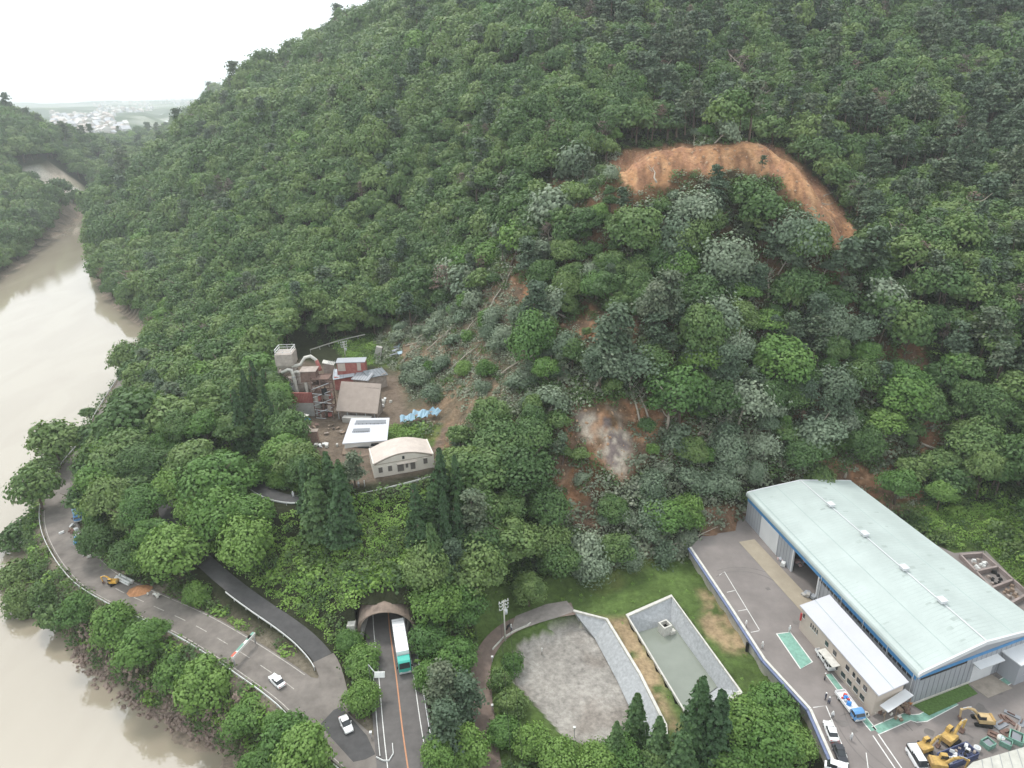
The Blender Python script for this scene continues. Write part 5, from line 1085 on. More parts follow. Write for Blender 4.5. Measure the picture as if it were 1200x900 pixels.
# skip and bins of scrap
q = at(1121, 889, YZ); T = thing('scrap_skip', 'long dark blue skip filled with white and grey scrap beside the diggers', 'skip', q, head(1102, 896, 1142, 880, YZ))
mb = MB(); 
for s in (-1, 1): mb.box((0, s*1.2, .65), (6.4, .1, 1.3))
for s in (-1, 1): mb.box((s*3.2, 0, .65), (.1, 2.4, 1.3))
mb.box((0, 0, .1), (6.4, 2.4, .15)); mb.build('bin', mat('dark_blue_steel', (.10, .12, .22), .7, .3, 1), T)
for k in range(22):
    s = rnd.uniform(.3, .8); mb = MB(); mb.box((rnd.uniform(-2.8, 2.8), rnd.uniform(-.9, .9), 1.1+rnd.random()*.3), (s, s*.7, s*.5), rz=rnd.random()*3, rx=rnd.gauss(0, .4), taper=.8); mb.build('scrap', rnd.choice([P_WHITE, P_SILV, M_DK, M_RUSTL, M_WHITE]), T)
for i, (u, v, w_, c_, lb) in enumerate([(1157, 874, 1.7, M_GREEN, 'green open bin, left one of the row by the pale roof'), (1190, 867, 2.2, M_GREEN, 'green trough at the right edge of the yard above the pale roof'), (1172, 868, 1.3, M_CONCL, 'round white drum between the green bins'), (1144, 880, 1.2, M_WHITE, 'white sack heap at the right end of the skip'), (1178, 873, 1.6, M_GREEN, 'green frame lying before the white drum')]):
    q = at(u, v, YZ); T = thing('storage_bin' if c_ is M_GREEN else 'drum', lb, 'bin' if c_ is M_GREEN else 'drum', q, .4+i*.5); mb = MB()
    if c_ is M_GREEN:
        for a, b, c, d in ((0, -.55, 1, .08), (0, .55, 1, .08), (-.5, 0, .05, 1.1), (.5, 0, .05, 1.1)): mb.box((a*w_, b*w_*.8, .5), (c*w_, d*w_*.8+.04, 1.))
        mb.box((0, 0, .1), (w_, w_*.8, .1)); mb.build('tub', c_, T); mb = MB(); mb.box((0, 0, .6), (w_*.8, w_*.6, .3), rx=.15); mb.build('contents', M_GREYD, T)
    else: mb.tube([(0, 0, 0), (0, 0, .9)], w_*.45, 12); mb.build('drum_body', c_, T); mb = MB(); mb.tube([(0, 0, .9), (0, 0, .97)], w_*.3, 12); mb.build('lid', P_SILV, T)
for i in range(9):
    u, v = [(1172, 850), (1183, 845), (1192, 855), (1180, 860), (1197, 848), (1186, 838), (1166, 862), (1195, 864), (1176, 843)][i]; q = at(u, v, YZ)
    lb = 'flat rusty steel piece on the ground right of the tan digger'; T = thing('steel_plate', lb, 'scrap', q, rnd.random()*3, 'rusty steel pieces right of the tan digger')
    mb = MB(); mb.box((0, 0, .15), (rnd.uniform(1.5, 2.8), rnd.uniform(.8, 1.6), .14), rx=.06); mb.build('plate', rnd.choice([M_RUST, M_RUSTL, M_GREYD]), T); mb = MB(); mb.box((.2, .1, .35), (1.2, .15, .3)); mb.build('rib', M_RUST, T)
# pale roof at the bottom corner
T = thing('pale_roofed_shed', 'big pale grey roofed shed cut by the bottom right corner', 'shed', (*P(1180, 895, 3)[:2], YZ))
q = [P(*a, 3.2)[:2] for a in ((1126, 906), (1140, 893), (1212, 872), (1260, 990), (1150, 990))]; mb = MB(); mb.prism([tuple(a) for a in q][::-1], 2.9, 3.2); rf = part('roof', mb, mat('pale_weathered_roof', (.47, .46, .41), .9, .15, .5, bump=.2), T)
cq = sum(q)/5; mb = MB(); mb.prism([tuple(cq+(a-cq)*.96) for a in q][::-1], YZ, 2.9); part('wall', mb, M_GREY, T)
mb = MB()
for k in range(1, 7): a = q[1]+(q[2]-q[1])*k/7; b = q[4]+(q[3]-q[4])*k/7; ribbon(mb, [np.array([*a, 3.24]), np.array([*b, 3.24])], -.04, .04)
part('roof_seam', mb, M_GREYD, rf)
# planting beds behind the warehouse
T = thing('storage_bay', 'concrete walled storage bays with dark contents behind the warehouse', 'storage bay', (*P(1170, 690, YZ)[:2], YZ))
q = [P(*a, YZ)[:2] for a in ((1124, 654), (1150, 652), (1215, 708), (1215, 760), (1190, 725))]; mb = MB()
g = lambda s, t: (q[0]+(q[4]-q[0])*t)*(1-s)+(q[1]+(q[2]-q[1])*t)*s
for t in (0, .3, .58, .85): wallseg(mb, g(0, t), g(1, t), YZ, .1, .5)
for s in (.02, 1): wallseg(mb, g(s, 0), g(s, 1), YZ, .1, .4)
part('bay_wall', mb, mat('brown_concrete', (.33, .27, .25), .9, .2, .8), T)
for t, c_ in ((.15, M_WHITE), (.44, M_DK), (.72, M_TIMB)):
    for k in range(10): a = g(.15+.7*rnd.random(), t+rnd.uniform(-.1, .1)); s = rnd.uniform(.5, 1.2); mb = MB(); mb.box((*a, YZ+s*.3), (s, s*.8, s*.6), rz=rnd.random()*3, taper=.7); part('contents', mb, c_ if rnd.random() < .8 else M_RUSTL, T)
# ------------------------------------------------------------------ the factory on the terrace
PZ = 15.0
def p15(u, v, z=PZ): return P(u, v, z)
def facing(T, mb, x0, x1, y, z0, z1, th=.15): mb.box(((x0+x1)/2, y, (z0+z1)/2), (x1-x0, th, z1-z0))
# round roofed hall: front wall from (437,557) to (507,548)
a, b = P(440, 560, PZ)[:2], P(508, 548, PZ)[:2]; d = (b-a)/np.linalg.norm(b-a); n = np.array([-d[1], d[0]]); Wd = np.linalg.norm(b-a); dp = 8.0
T = thing('round_roofed_hall', 'cream hall with arched brownish roof and small windows beside the lane', 'hall', (*((a+b)/2+n*dp/2), PZ), math.atan2(d[1], d[0]))
M_CREAM = mat('cream_render', (.68, .62, .55), .8, .08, .5); M_PINKR = mat('pinkish_roof_sheet', (.55, .475, .42), .7, .12, .5)
N_ = 16; top = [(-Wd/2+Wd*k/N_, 3.7+1.9*math.sin(math.pi*k/N_)) for k in range(N_+1)]
mb = MB(); mb.box((0, 0, 1.6), (Wd, dp, 4.2)); mb.extr([(x, z-.02) for x, z in top][::-1], -dp/2-.0, dp/2); mb.build('wall', M_CREAM, T)
mb = MB(); tp = [(x*1.03, z+.18) for x, z in top]; lo = [(x*1.03, z+.03) for x, z in top]; mb.extr(tp+lo[::-1], -dp/2+.0, dp/2+.4); mb.build('roof', M_PINKR, T)
mb = MB(); mb.strip([(x, -dp/2-.06, z-.0) for x, z in top], [(x, -dp/2-.06, z-.16) for x, z in top]); mb.strip([(x, -dp/2-.06, 3.65+.0*z) for x, z in top], [(x, -dp/2-.06, 3.52) for x, z in top]); mb.build('gable_trim', M_TIMB, T)
mb = MB(); mb.box((0, -dp/2-.06, 4.4), (.6, .1, .8)); mb.build('vent', M_GLASS, T)
for x, w_, z, h_ in ((-Wd*.4, 1., 2.0, 1.5), (-Wd*.24, 1., 2.0, 1.5), (-.9, 1.6, 1.8, 2.2), (.7, .6, 2.2, 1.6), (2.2, 1.2, 1.8, 2.2), (Wd*.37, 1., 2.4, 1.5)):
    mb = MB(); mb.box((x, -dp/2-.06, z), (w_, .12, h_)); w = mb.build('window', mat('dull_glass', (.16, .14, .13), .3, .2, 1), T); mb = MB(); mb.box((x, -dp/2-.1, z+h_/2+.08), (w_+.25, .14, .14)); mb.build('frame', M_CREAM, w)
mb = MB(); mb.box((.8, -dp/2-.3, 2.9), (5, .6, .15)); mb.build('door_hood', M_PINKR, T)
for s in (-1, 1): mb = MB(); mb.box((s*(Wd/2+.1), 0, 1.9), (.35, dp+.4, 4.6)); mb.build('end_pillar', M_CREAM, T)
# tilted white house
c = P(430, 520, PZ); T = thing('tilted_white_house', 'white flat roofed house tilted over by the slide, shaded hole beneath shown as black block', 'house', (c[0], c[1], PZ), math.radians(18))
mb = MB(); g = [( -6.0, -3.4, 3.0), (4.6, -4.2, 2.2), (6.8, 4.4, 4.0), (-2.6, 5.2, 5.2)]; gb = [(-6.2, -3.2, 1.4), (3.7, -3.4, -.6), (6.0, 4.2, 0.6), (-2.8, 5.0, 1.)]
mb.add(gb+g, [(3, 2, 1, 0), (4, 5, 6, 7), (0, 1, 5, 4), (1, 2, 6, 5), (2, 3, 7, 6), (3, 0, 4, 7)]); mb.build('wall', mat('white_render', (.76, .75, .74), .7, .05, .5), T)
cg = np.mean(np.array(g), 0); hi = [tuple(cg+(np.array(q)-cg)*1.1+np.array([0, 0, .05])) for q in g]; mb = MB(); mb.add(hi+[(x, y, z+.28) for x, y, z in hi], [(3, 2, 1, 0), (4, 5, 6, 7), (0, 1, 5, 4), (1, 2, 6, 5), (2, 3, 7, 6), (3, 0, 4, 7)]); r_ = mb.build('roof', mat('pale_roof', (.60, .60, .63), .6, .06, .5), T)
G = [np.array(q) for q in hi]
def rp(s, t, dz=.36): q = (G[0]*(1-s)+G[1]*s)*(1-t)+(G[3]*(1-s)+G[2]*s)*t; return (q[0], q[1], q[2]+dz)
for s0, s1, t0, t1 in ((.15, .55, .42, .56), (.15, .92, .74, .9)):
    mb = MB(); mb.add([rp(s0, t0), rp(s1, t0), rp(s1, t1), rp(s0, t1)], [(0, 1, 2, 3)])
    for k in range(9): s = s0+(s1-s0)*k/8; q = rp(s, t0); mb.box((q[0], q[1], q[2]+.1), (.12, .12, .35))
    mb.build('roof_frame', M_GREYD, r_)
Gb = [np.array(q) for q in gb]; Gt = [np.array(q) for q in g]
def wq(i, j, s0, s1, t0, t1, o):
    f = lambda s, t: tuple((Gb[i]*(1-s)+Gb[j]*s)*(1-t)+(Gt[i]*(1-s)+Gt[j]*s)*t+np.array(o)); return [f(s0, t0), f(s1, t0), f(s1, t1), f(s0, t1)]
for i, j, s0, s1, o in ((0, 1, .66, .86, (0, -.08, 0)), (1, 2, .12, .4, (.08, 0, 0)), (1, 2, .6, .88, (.08, 0, 0))):
    mb = MB(); mb.add(wq(i, j, s0, s1, .35, .75, o), [(0, 1, 2, 3)]); mb.build('window', M_GLASS, T)
mb = MB(); mb.box((-3.2, -4.6, .6), (7.5, 2.6, .25), rx=.5, rz=-.35, ry=.12); mb.build('broken_porch', M_TIMB, T); mb = MB(); mb.box((-2.6, -3.7, .5), (5.5, .5, 1.6), rz=-.3); mb.build('opening_shade', M_DK, T)  # solid black box stands in for the shaded hollow under the house
# big tan slab roofed building
a, b = P(395, 492, PZ)[:2], P(441, 494, PZ)[:2]; d = (b-a)/np.linalg.norm(b-a); n = np.array([-d[1], d[0]])
T = thing('tan_roofed_plant_building', 'plant building with one large flat tan roof plane facing the river side', 'building', (*((a+b)/2), PZ), math.atan2(d[1], d[0])); W_ = np.linalg.norm(b-a)
mb = MB(); mb.add([(-W_/2, 0, 3.0), (W_/2+.6, 0, 2.6), (W_/2, 7.4, 8.8), (-W_/2-.4, 7.4, 9.2), (-W_/2, .1, 2.65), (W_/2+.6, .1, 2.25), (W_/2, 7.6, 8.4), (-W_/2-.4, 7.6, 8.8)], [(0, 1, 2, 3), (7, 6, 5, 4), (0, 3, 7, 4), (1, 2, 6, 5), (0, 1, 5, 4), (2, 3, 7, 6)]); mb.build('roof', M_TAN, T)
mb = MB(); mb.box((0, 4.6, 1.9), (W_-.8, 5.2, 3.9)); mb.box((0, 6.8, 4), (W_-.8, 1.2, 8)); mb.build('wall', M_RUSTL, T)
for k in range(5): mb = MB(); mb.tube([(-W_/2+.5+k*(W_-1)/4, .5, 0), (-W_/2+.5+k*(W_-1)/4, .5, 2.8)], .14, 6); mb.build('post', M_RAIL, T)
mb = MB(); mb.box((.5, -.6, .8), (W_*.7, 2.0, 1.5)); mb.build('loading_dock', M_CONC, T)
# grey broken roofs behind it
for i, (u, v, w_, l_, rz_, m_, lb) in enumerate([(403, 437, 7, 6, .1, mat('pale_blue_grey_sheet', (.42, .46, .50), .6, .2, .8), 'pale grey sheet roof behind the tan roof, left one'), (425, 441, 6, 4.5, -.3, M_GREY, 'grey broken roof in the middle behind the tan roof'), (440, 437, 7, 4, .7, mat('slate_grey_sheet', (.24, .26, .28), .7, .2, .8), 'dark grey ribbed roof tipped up at the right behind the tan roof'), (385, 425, 4, 2, 0, M_CONCL, 'small pale roof above the rusty machinery')]):
    q = P(u, v, PZ+5); T = thing('shed', lb, 'shed', (q[0], q[1], PZ), rz_); mb = MB(); mb.box((0, 0, 5), (w_, l_, .2), rx=.2*(1 if i != 2 else 1.6), ry=.12*(i-1)); rf = mb.build('roof', m_, T); mb = MB(); mb.box((0, 0, 2.2), (w_*.85, l_*.8, 4.6), taper=.97); mb.build('wall', M_RUSTL if i else M_RED, T)
    mb = MB()
    for k in range(7): mb.box((-w_*.45+k*w_*.15, 0, 5.14), (.1, l_, .1), rx=.2*(1 if i != 2 else 1.6), ry=.12*(i-1))
    mb.build('roof_rib', M_GREYD, rf)
q = P(444, 420, PZ); T = thing('concrete_block', 'leaning grey concrete block at the back edge of the factory', 'block', (q[0], q[1], PZ)); mb = MB(); mb.box((0, 0, 2), (2.6, 2, 5), ry=.25, taper=.8); mb.build('slab', M_CONC, T)
q = P(410, 460, PZ); T = thing('red_wall_shed', 'red and white panelled shed front just above the tan roof', 'shed', (q[0]+.5, q[1]+5, PZ)); mb = MB(); mb.box((0, 0, 4.5), (9, 3, 9)); mb.build('wall', M_RED, T); mb = MB(); mb.box((-3.0, -1.6, 7.4), (2.4, .1, 2.6)); mb.build('pale_panel', M_PINKR, T); mb = MB(); mb.box((2.6, -1.6, 7.4), (1.2, .1, 2.6)); mb.build('pale_panel', M_PINKR, T); mb = MB(); mb.box((0, 0, 9.1), (9.4, 3.4, .2), rx=.1); mb.build('roof', M_GREY, T)
# silo tower
q = P(341, 473, PZ); TX, TY = q[0], q[1]+2.5
T = thing('silo_tower', 'tall weathered steel silo tower with hopper top at the left of the factory', 'tower', (TX, TY, PZ)); Hh = 17.5
M_PST = mat('pale_weathered_steel', (.40, .35, .31), .8, .25, .8)
for sx in (-1, 1):
    for sy in (-1, 1): mb = MB(); mb.box((sx*2.2, sy*2.2, 6), (.35, .35, 12)); mb.build('leg', M_RUSTL, T)
for z in (3.5, 7, 10.5):
    mb = MB(); mb.box((0, 0, z), (5.0, 5.0, .18)); mb.build('platform', M_PST, T)
for s in (-1, 1):
    for z in (0, 3.5, 7): mb = MB(); mb.tube([(-2.2, s*2.2, z), (2.2, s*2.2, z+3.5)], .09, 5); mb.tube([(2.2, s*2.2, z), (-2.2, s*2.2, z+3.5)], .09, 5); mb.build('brace', M_RUST, T)
mb = MB(); mb.box((0, 0, 11.5), (5.2, 5.2, 2.4), taper=1.); mb.v = [(x*(.45 if z < 11 else 1), y*(.45 if z < 11 else 1), z) for x, y, z in mb.v]; mb.box((0, 0, 14.4), (5.2, 5.2, 3.6)); mb.build('hopper', M_PST, T)
mb = MB()
for sx, sy, lx, ly in ((0, -2.4, 4.8, .08), (0, 2.4, 4.8, .08), (-2.4, 0, .08, 4.8), (2.4, 0, .08, 4.8)):
    for z in (16.9, 17.7): mb.box((sx, sy, z), (lx+.1, ly+.02, .1))
for sx in (-2.4, 0, 2.4):
    for sy in (-2.4, 2.4): mb.box((sx, sy, 17), (.1, .1, 1.5))
mb.build('railing', M_WHITE, T)
mb = MB(); mb.tube([(.3, -1.2, .3), (.3, -1.2, 6.8)], 1.15, 14); mb.build('tank', M_RAIL, T); mb = MB(); mb.tube([(-1.6, -1.4, .3), (-1.6, -1.4, 6.2)], .6, 10); mb.build('tank', M_GREY, T)
T = thing('duct_pipe', 'white bent duct pipe running down from the silo tower, left one', 'duct', (TX+1, TY-3, PZ)); mb = MB(); mb.tube([(-2.0, 0, 10.6), (0, 0, 11.6), (1.0, 0, 11.4), (1.4, -.2, 9.5), (1.7, -.3, 5), (1.9, -.4, 1)], .5, 10); mb.build('pipe', M_CONCL, T); mb = MB(); mb.tube([(1.4, -.2, 9.4), (1.41, -.2, 9.1)], .62, 10); mb.build('flange', M_RAIL, T)
T = thing('duct_pipe', 'white arched duct pipe descending right of the other one', 'duct', (TX+3, TY-3, PZ)); mb = MB(); mb.tube([(-1.0, .3, 10.2), (.6, .2, 10.8), (1.9, 0, 10.3), (2.5, -.1, 8.6), (2.7, -.2, 5), (2.8, -.2, 1)], .45, 10); mb.build('pipe', M_CONCL, T); mb = MB(); mb.tube([(2.5, -.1, 8.4), (2.51, -.1, 8.1)], .56, 10); mb.build('flange', M_RAIL, T)
T = thing('duct_pipe', 'pale duct pipe arching over from the tower to the rusty machinery', 'duct', (TX+2, TY-2, PZ)); mb = MB(); mb.tube([(0, 0, 12.2), (2.6, .2, 12.6), (4.2, .3, 14.8), (6.0, .3, 15.2), (7.4, .3, 14.0), (8.2, .3, 11.4)], .5, 10); mb.build('pipe', M_CONCL, T); mb = MB(); mb.tube([(7.5, .3, 13.9), (8.2, .3, 11.4), (8.3, .3, 10.5)], .54, 10); mb.build('red_section', M_RED, T)
# red walled building
q = P(354, 487, PZ); T = thing('red_walled_building', 'long low factory building with faded red corrugated wall band over concrete', 'building', (q[0], q[1], PZ), math.atan2(-.08, 1))
mb = MB(); mb.box((0, 0, 2.2), (12, .5, 4.4)); mb.box((0, 5.7, 2.0), (12, .3, 4)); mb.build('concrete_wall', M_CONC, T); mb = MB(); mb.box((0, -.05, 5.9), (12.1, .45, 3.2)); mb.build('red_band', M_RED, T)
mb = MB()
for k in range(26): mb.box((-5.9+k*.47, -.3, 5.9), (.1, .08, 3.2))
mb.build('rib', mat('dark_red_sheet', (.26, .07, .06), .8, .3, 1), T)
mb = MB(); mb.box((2.5, 3, 3.9), (7, 5.4, .2), rx=.05); mb.build('roof', M_PST, T)
q = P(350, 481, PZ); T = thing('small_hut', 'small hut with pale slanting roof in front of the red wall', 'hut', (q[0]-.5, q[1]-1.5, PZ)); mb = MB(); mb.box((0, 0, 1.8), (2.2, 2.2, 3.6)); mb.build('wall', M_GREYD, T); mb = MB(); mb.box((-.3, -.2, 3.9), (3.3, 3.0, .15), rx=.1, ry=.08); mb.build('roof', M_PINKR, T); mb = MB(); mb.box((0, -1.13, 1.7), (1.2, .06, 1.6)); mb.build('window', M_GLASS, T)
q = P(345, 488, PZ+3); T = thing('open_shelter', 'lean to shelter with pale grey sheet roof left of the blue tarpaulin', 'shelter', (q[0], q[1], PZ), -.45); mb = MB(); mb.box((0, 0, 3.1), (7.5, 4.2, .14), rx=.07); mb.build('roof', M_CONCL, T)
for x in (-3.4, 0, 3.4): mb = MB(); mb.tube([(x, -1.7, 0), (x, -1.7, 3)], .1, 6); mb.build('post', M_RUST, T)
q = P(353, 497, PZ+2); T = thing('conveyor_roof', 'long narrow brown lean to roof slanting down towards the cedars', 'shelter', (q[0], q[1], PZ), -.95); mb = MB(); mb.box((0, 0, 2.4), (11.5, 2.0, .15), rx=-.1); mb.build('roof', M_TAN, T); 
for x in (-5, 0, 5): mb = MB(); mb.tube([(x, -.7, -1), (x, -.7, 2.4)], .1, 6); mb.build('post', M_RUST, T)
q = P(368, 517, PZ); T = thing('brick_wall', 'short brown brick wall at the lower corner of the factory yard', 'wall', (q[0], q[1], PZ-.5)); mb = MB(); mb.box((0, 0, 1.6), (2.6, 1.2, 4.2)); mb.build('brickwork', mat('brown_brick', (.30, .20, .16), .9, .3, 2), T); mb = MB(); mb.box((0, 0, 3.8), (3, 1.6, .2), rx=.1); mb.build('cap', M_TAN, T)
q = P(358, 491, PZ); T = thing('blue_tarpaulin', 'bright blue tarpaulin bundle on the factory floor', 'tarpaulin', (q[0], q[1], PZ)); mb = MB(); mb.box((0, 0, .5), (1.8, 2.2, 1.1), taper=.6, rz=.4); mb.box((.9, -.7, .25), (1.4, 1.2, .5), taper=.6, rz=1); mb.build('sheet', M_BLUET, T, bevel=.1)
# rusty machinery tower
q = P(381, 490, PZ); T = thing('rusty_process_tower', 'rusty open steel process tower full of machinery between red wall and tan roof', 'machinery', (q[0], q[1], PZ))
for x in (-2.6, 0, 2.6):
    for y in (0, 4): mb = MB(); mb.box((x, y, 6.), (.28, .28, 12.5)); mb.build('column', M_RUST, T)
for z in (2.6, 5.2, 7.8, 10.4, 12.4): mb = MB(); mb.box((0, 0, z), (5.5, .2, .25)); mb.box((0, 4, z), (5.5, .2, .25)); mb.box((-2.6, 2, z), (.2, 4.2, .25)); mb.box((2.6, 2, z), (.2, 4.2, .25)); mb.box((0, 2, z-.1), (5.2, 3.8, .08)); mb.build('deck', M_RUST, T)
rs = random.Random(4)
for k in range(16):
    z = rs.choice([.8, 3.3, 5.9, 8.5]); mb = MB(); x, y = rs.uniform(-2, 2), rs.uniform(-.3, 3)
    if k % 2: mb.tube([(x, y, z-.6), (x, y, z+1.2)], rs.uniform(.4, .8), 10)
    else: mb.box((x, y, z), (rs.uniform(.8, 1.8), rs.uniform(.8, 1.6), rs.uniform(.8, 1.8)), rz=rs.random())
    mb.build('machine', rs.choice([M_RUST, M_RUSTL, M_PST, M_DK, M_RED]), T, bevel=.05)
mb = MB()
for k in range(8): z = 1.3*k; mb.tube([(-2.6, -.2, z+.3), (2.6, -.2, z+(2.2 if k % 2 else -.4))], .1, 5)
mb.build('stair', M_RAIL, T)
mb = MB(); mb.box((-3.6, 3.2, 12.6), (4.6, 3.8, 3.2), taper=.92); mb.build('rusty_housing', M_RUST, T, bevel=.08); mb = MB(); mb.box((-3.6, 3.2, 14.4), (4.9, 4.1, .2)); mb.build('housing_lid', M_RUSTL, T)
# yard debris, blue sheets
pile('white_debris', 'white rubble heap at the bottom corner of the factory floor', 'rubble', 378, 523, PZ, 12, (1.3, .6), (.4, 1.0), [M_WHITE, M_CONCL], 31, flat=False)
pile('white_drums', 'white tanks and goods right of the tan roof', 'goods', 449, 472, PZ, 9, (1.4, 2.6), (.7, 1.6), [M_CONCL, M_WHITE, M_GREY], 32)
pile('broken_sheets', 'grey buckled sheets where the slide meets the factory yard', 'debris', 470, 412, PZ+2, 7, (1.6, 3.), (1.2, 2.4), [mat('pale_blue_sheet', (.40, .52, .60), .6, .15, 1), M_GREY], 33, flat=True)
pile('timber_debris', 'broken timber strewn on the brown factory floor', 'debris', 385, 505, PZ, 14, (3.2, 2.2), (.4, 1.5), [M_TIMB, M_RUSTL, M_RUST], 34, flat=True)
for i, (u, v, w_, l_, r_, lb) in enumerate([(477, 492, 4.2, 2.6, .3, 'left'), (492, 487, 4.6, 3.2, .05, 'middle'), (509, 484, 3.2, 2.6, -.5, 'right')]):
    q = P(u, v, PZ+1.5); T = thing('blue_roof_sheet', f'pale blue crumpled roof sheet on the earth, {lb} one of three', 'roof sheet', (q[0], q[1], PZ+1.2), r_)
    mb = MB(); n1 = 8; A1 = [(-w_/2+w_*k/n1, -l_/2, .5+.3*math.sin(k*1.9+i)) for k in range(n1+1)]; B1 = [(-w_/2+w_*k/n1+.3, l_/2, 1.3+.35*math.sin(k*1.3+i)) for k in range(n1+1)]; mb.strip(A1, B1); mb.strip([(x, y, z-.08) for x, y, z in A1], [(x, y, z-.08) for x, y, z in B1]); mb.build('sheet', mat('pale_blue_roofing', (.27, .41, .50), .6, .15, 1), T)
    mb = MB(); mb.box((0, 0, .3), (w_*.8, l_*.5, .6), ry=.1); mb.build('crushed_frame', M_TIMB, T)

for i, (u, v, r, h) in enumerate([(353, 468, 1.3, 8.5), (360, 466, 1.1, 7.5), (367, 470, 1.2, 6.5)]):
    q = P(u, v, PZ); T = thing('silo', ['grey cylindrical silo right beside the silo tower', 'grey cylindrical silo in the middle of three behind the red wall', 'grey cylindrical silo next to the rusty process tower'][i], 'silo', (q[0], q[1]+1, PZ)); mb = MB(); mb.tube([(0, 0, 0), (0, 0, h)], r, 16); mb.tube([(0, 0, h), (0, 0, h+.9)], [r, .25], 16); mb.build('shell', [M_PST, M_GREY, M_RUSTL][i], T); mb = MB()
    for z in (h*.3, h*.6, h*.9): mb.tube([(0, 0, z), (0, 0, z+.12)], r+.06, 16)
    mb.build('hoop', M_RUST, T)
# ------------------------------------------------------------------ barriers, poles, signs
def guardrail(name, label, line, off, group=None, post=4., h=.8, mt=None, solid=False):
    L = offs(line, off); T = thing(name, label, 'guardrail', L[len(L)//2]); mt = mt or M_WHITE; mb = MB(); o3 = lambda z: [q+np.array([0, 0, z]) for q in L]
    a = [q+np.array([0, 0, 0]) for q in offs(L, .06)]; b = offs(L, -.06); z0, z1 = (0, h) if solid else (h-.38, h)
    for p_, q_ in ((a, a), (b, b)): mb.strip([q+np.array([0, 0, z0]) for q in p_], [q+np.array([0, 0, z1]) for q in q_])
    mb.strip([q+np.array([0, 0, z1]) for q in a], [q+np.array([0, 0, z1]) for q in b]); part('rail', mb, mt, T)
    if not solid:
        k = 0; first = None
        s = np.r_[0, np.cumsum([np.linalg.norm(q-p) for p, q in zip(L[:-1], L[1:])])]; arr = np.array(L)
        for t in np.arange(0, s[-1], post)[:95]:
            q = np.array([np.interp(t, s, arr[:, j]) for j in range(3)])-np.array(T.location)
            if first is None: mb = MB(); mb.box((0, 0, h/2-.1), (.14, .14, h+.1)); first = mb.build('post', M_RAIL, T); o = first
            else: o = first.copy(); COL.objects.link(o)
            o.parent = T; o.location = tuple(q)
    return T
guardrail('guardrail', 'white guardrail along the river side of the old road', OLDROAD[12:], 4.4, h=.9)
guardrail('guardrail', 'white guardrail stub below the junction of the old road', OLDROAD[1:8], 4.4)
guardrail('guardrail', 'white rail on the outer edge of the dark side lane', SIDEROAD[8:26], 2.5, h=.8)
guardrail('guardrail', 'white rail on the outer edge of the upper lane below the factory', SIDEROAD[60:90], -2.5, h=.8)
guardrail('guardrail', 'grey guardrail on the right side of the tunnel road', HIGHWAY[3:], 4.6, mt=M_RAIL)
guardrail('road_kerb', 'white kerb along the left side of the tunnel road', [q for q in HIGHWAY if q[1] < 112 and q[1] > 86], -4.3, h=.3, solid=True)
L = [P(*q, 0) for q in [(460, 872), (461, 884), (456, 892), (449, 892), (441, 888)]]; guardrail('road_kerb', 'curved white kerb end at the junction of the two roads', L, 0, h=.3, solid=True)
guardrail('road_kerb', 'white kerb wall on the inside of the dirt track curve', [P(*q, -4) for q in [(577, 762), (590, 748), (604, 740), (618, 734), (622, 731)]], 0, h=.5, solid=True, mt=M_CONCL)
guardrail('guardrail', 'grey fence rail behind the factory below the forest edge', [P(*q, 17) for q in [(364, 413), (385, 406), (405, 400), (428, 395)]], 0, h=1.2, mt=M_CONC)
guardrail('guardrail', 'white rail in the forest gap beside the railway by the river', [P(*q, -3) for q in [(158, 338), (172, 348), (184, 362), (192, 372)]], 0, h=1.4)
def pole(label, pos, h, group=None, ins=True):
    T = thing('utility_pole', label, 'utility pole', pos, .5, group); mb = MB(); mb.tube([(0, 0, -.3), (0, 0, h)], [.19, .12], 10); mb.build('shaft', M_CONCL, T)
    for k, z in enumerate((h-.4, h-1.3, h-2.2)):
        mb = MB(); mb.box((0, 0, z), (2.4-.3*k, .14, .14)); a = mb.build('crossarm', M_RAIL, T)
        for x in (-1., -.35, .35, 1.): mb = MB(); mb.tube([(x, 0, z+.05), (x, 0, z+.5)], [.13, .08], 8); mb.build('insulator', M_WHITE, a)
    mb = MB(); mb.tube([(.5, .1, h-3.7), (.5, .1, h-2.7)], .35, 10); mb.build('transformer', P_SILV, T); return T
pole('concrete utility pole with white insulators at the head of the dirt track', at(592, 750, -4), 10.5)
pole('utility pole standing behind the factory in front of the forest', at(405, 420, 15), 6.5)
T = thing('overhead_wire', 'thin dark wires running from the utility pole towards the viewer', 'wire', at(592, 750, -4))
a = np.array(P(592, 750, -4))+np.array([0, 0, 9.8]); b = np.array([a[0]+3, 62., 6.5]); mb = MB()
for dx in (-.9, .9): mb.tube([a+np.array([dx, 0, 0])+(b-a)*t-np.array([0, 0, 4*t*(1-t)*.9]) for t in np.linspace(0, 1, 12)], .025, 4)
part('wire', mb, M_DK, T)
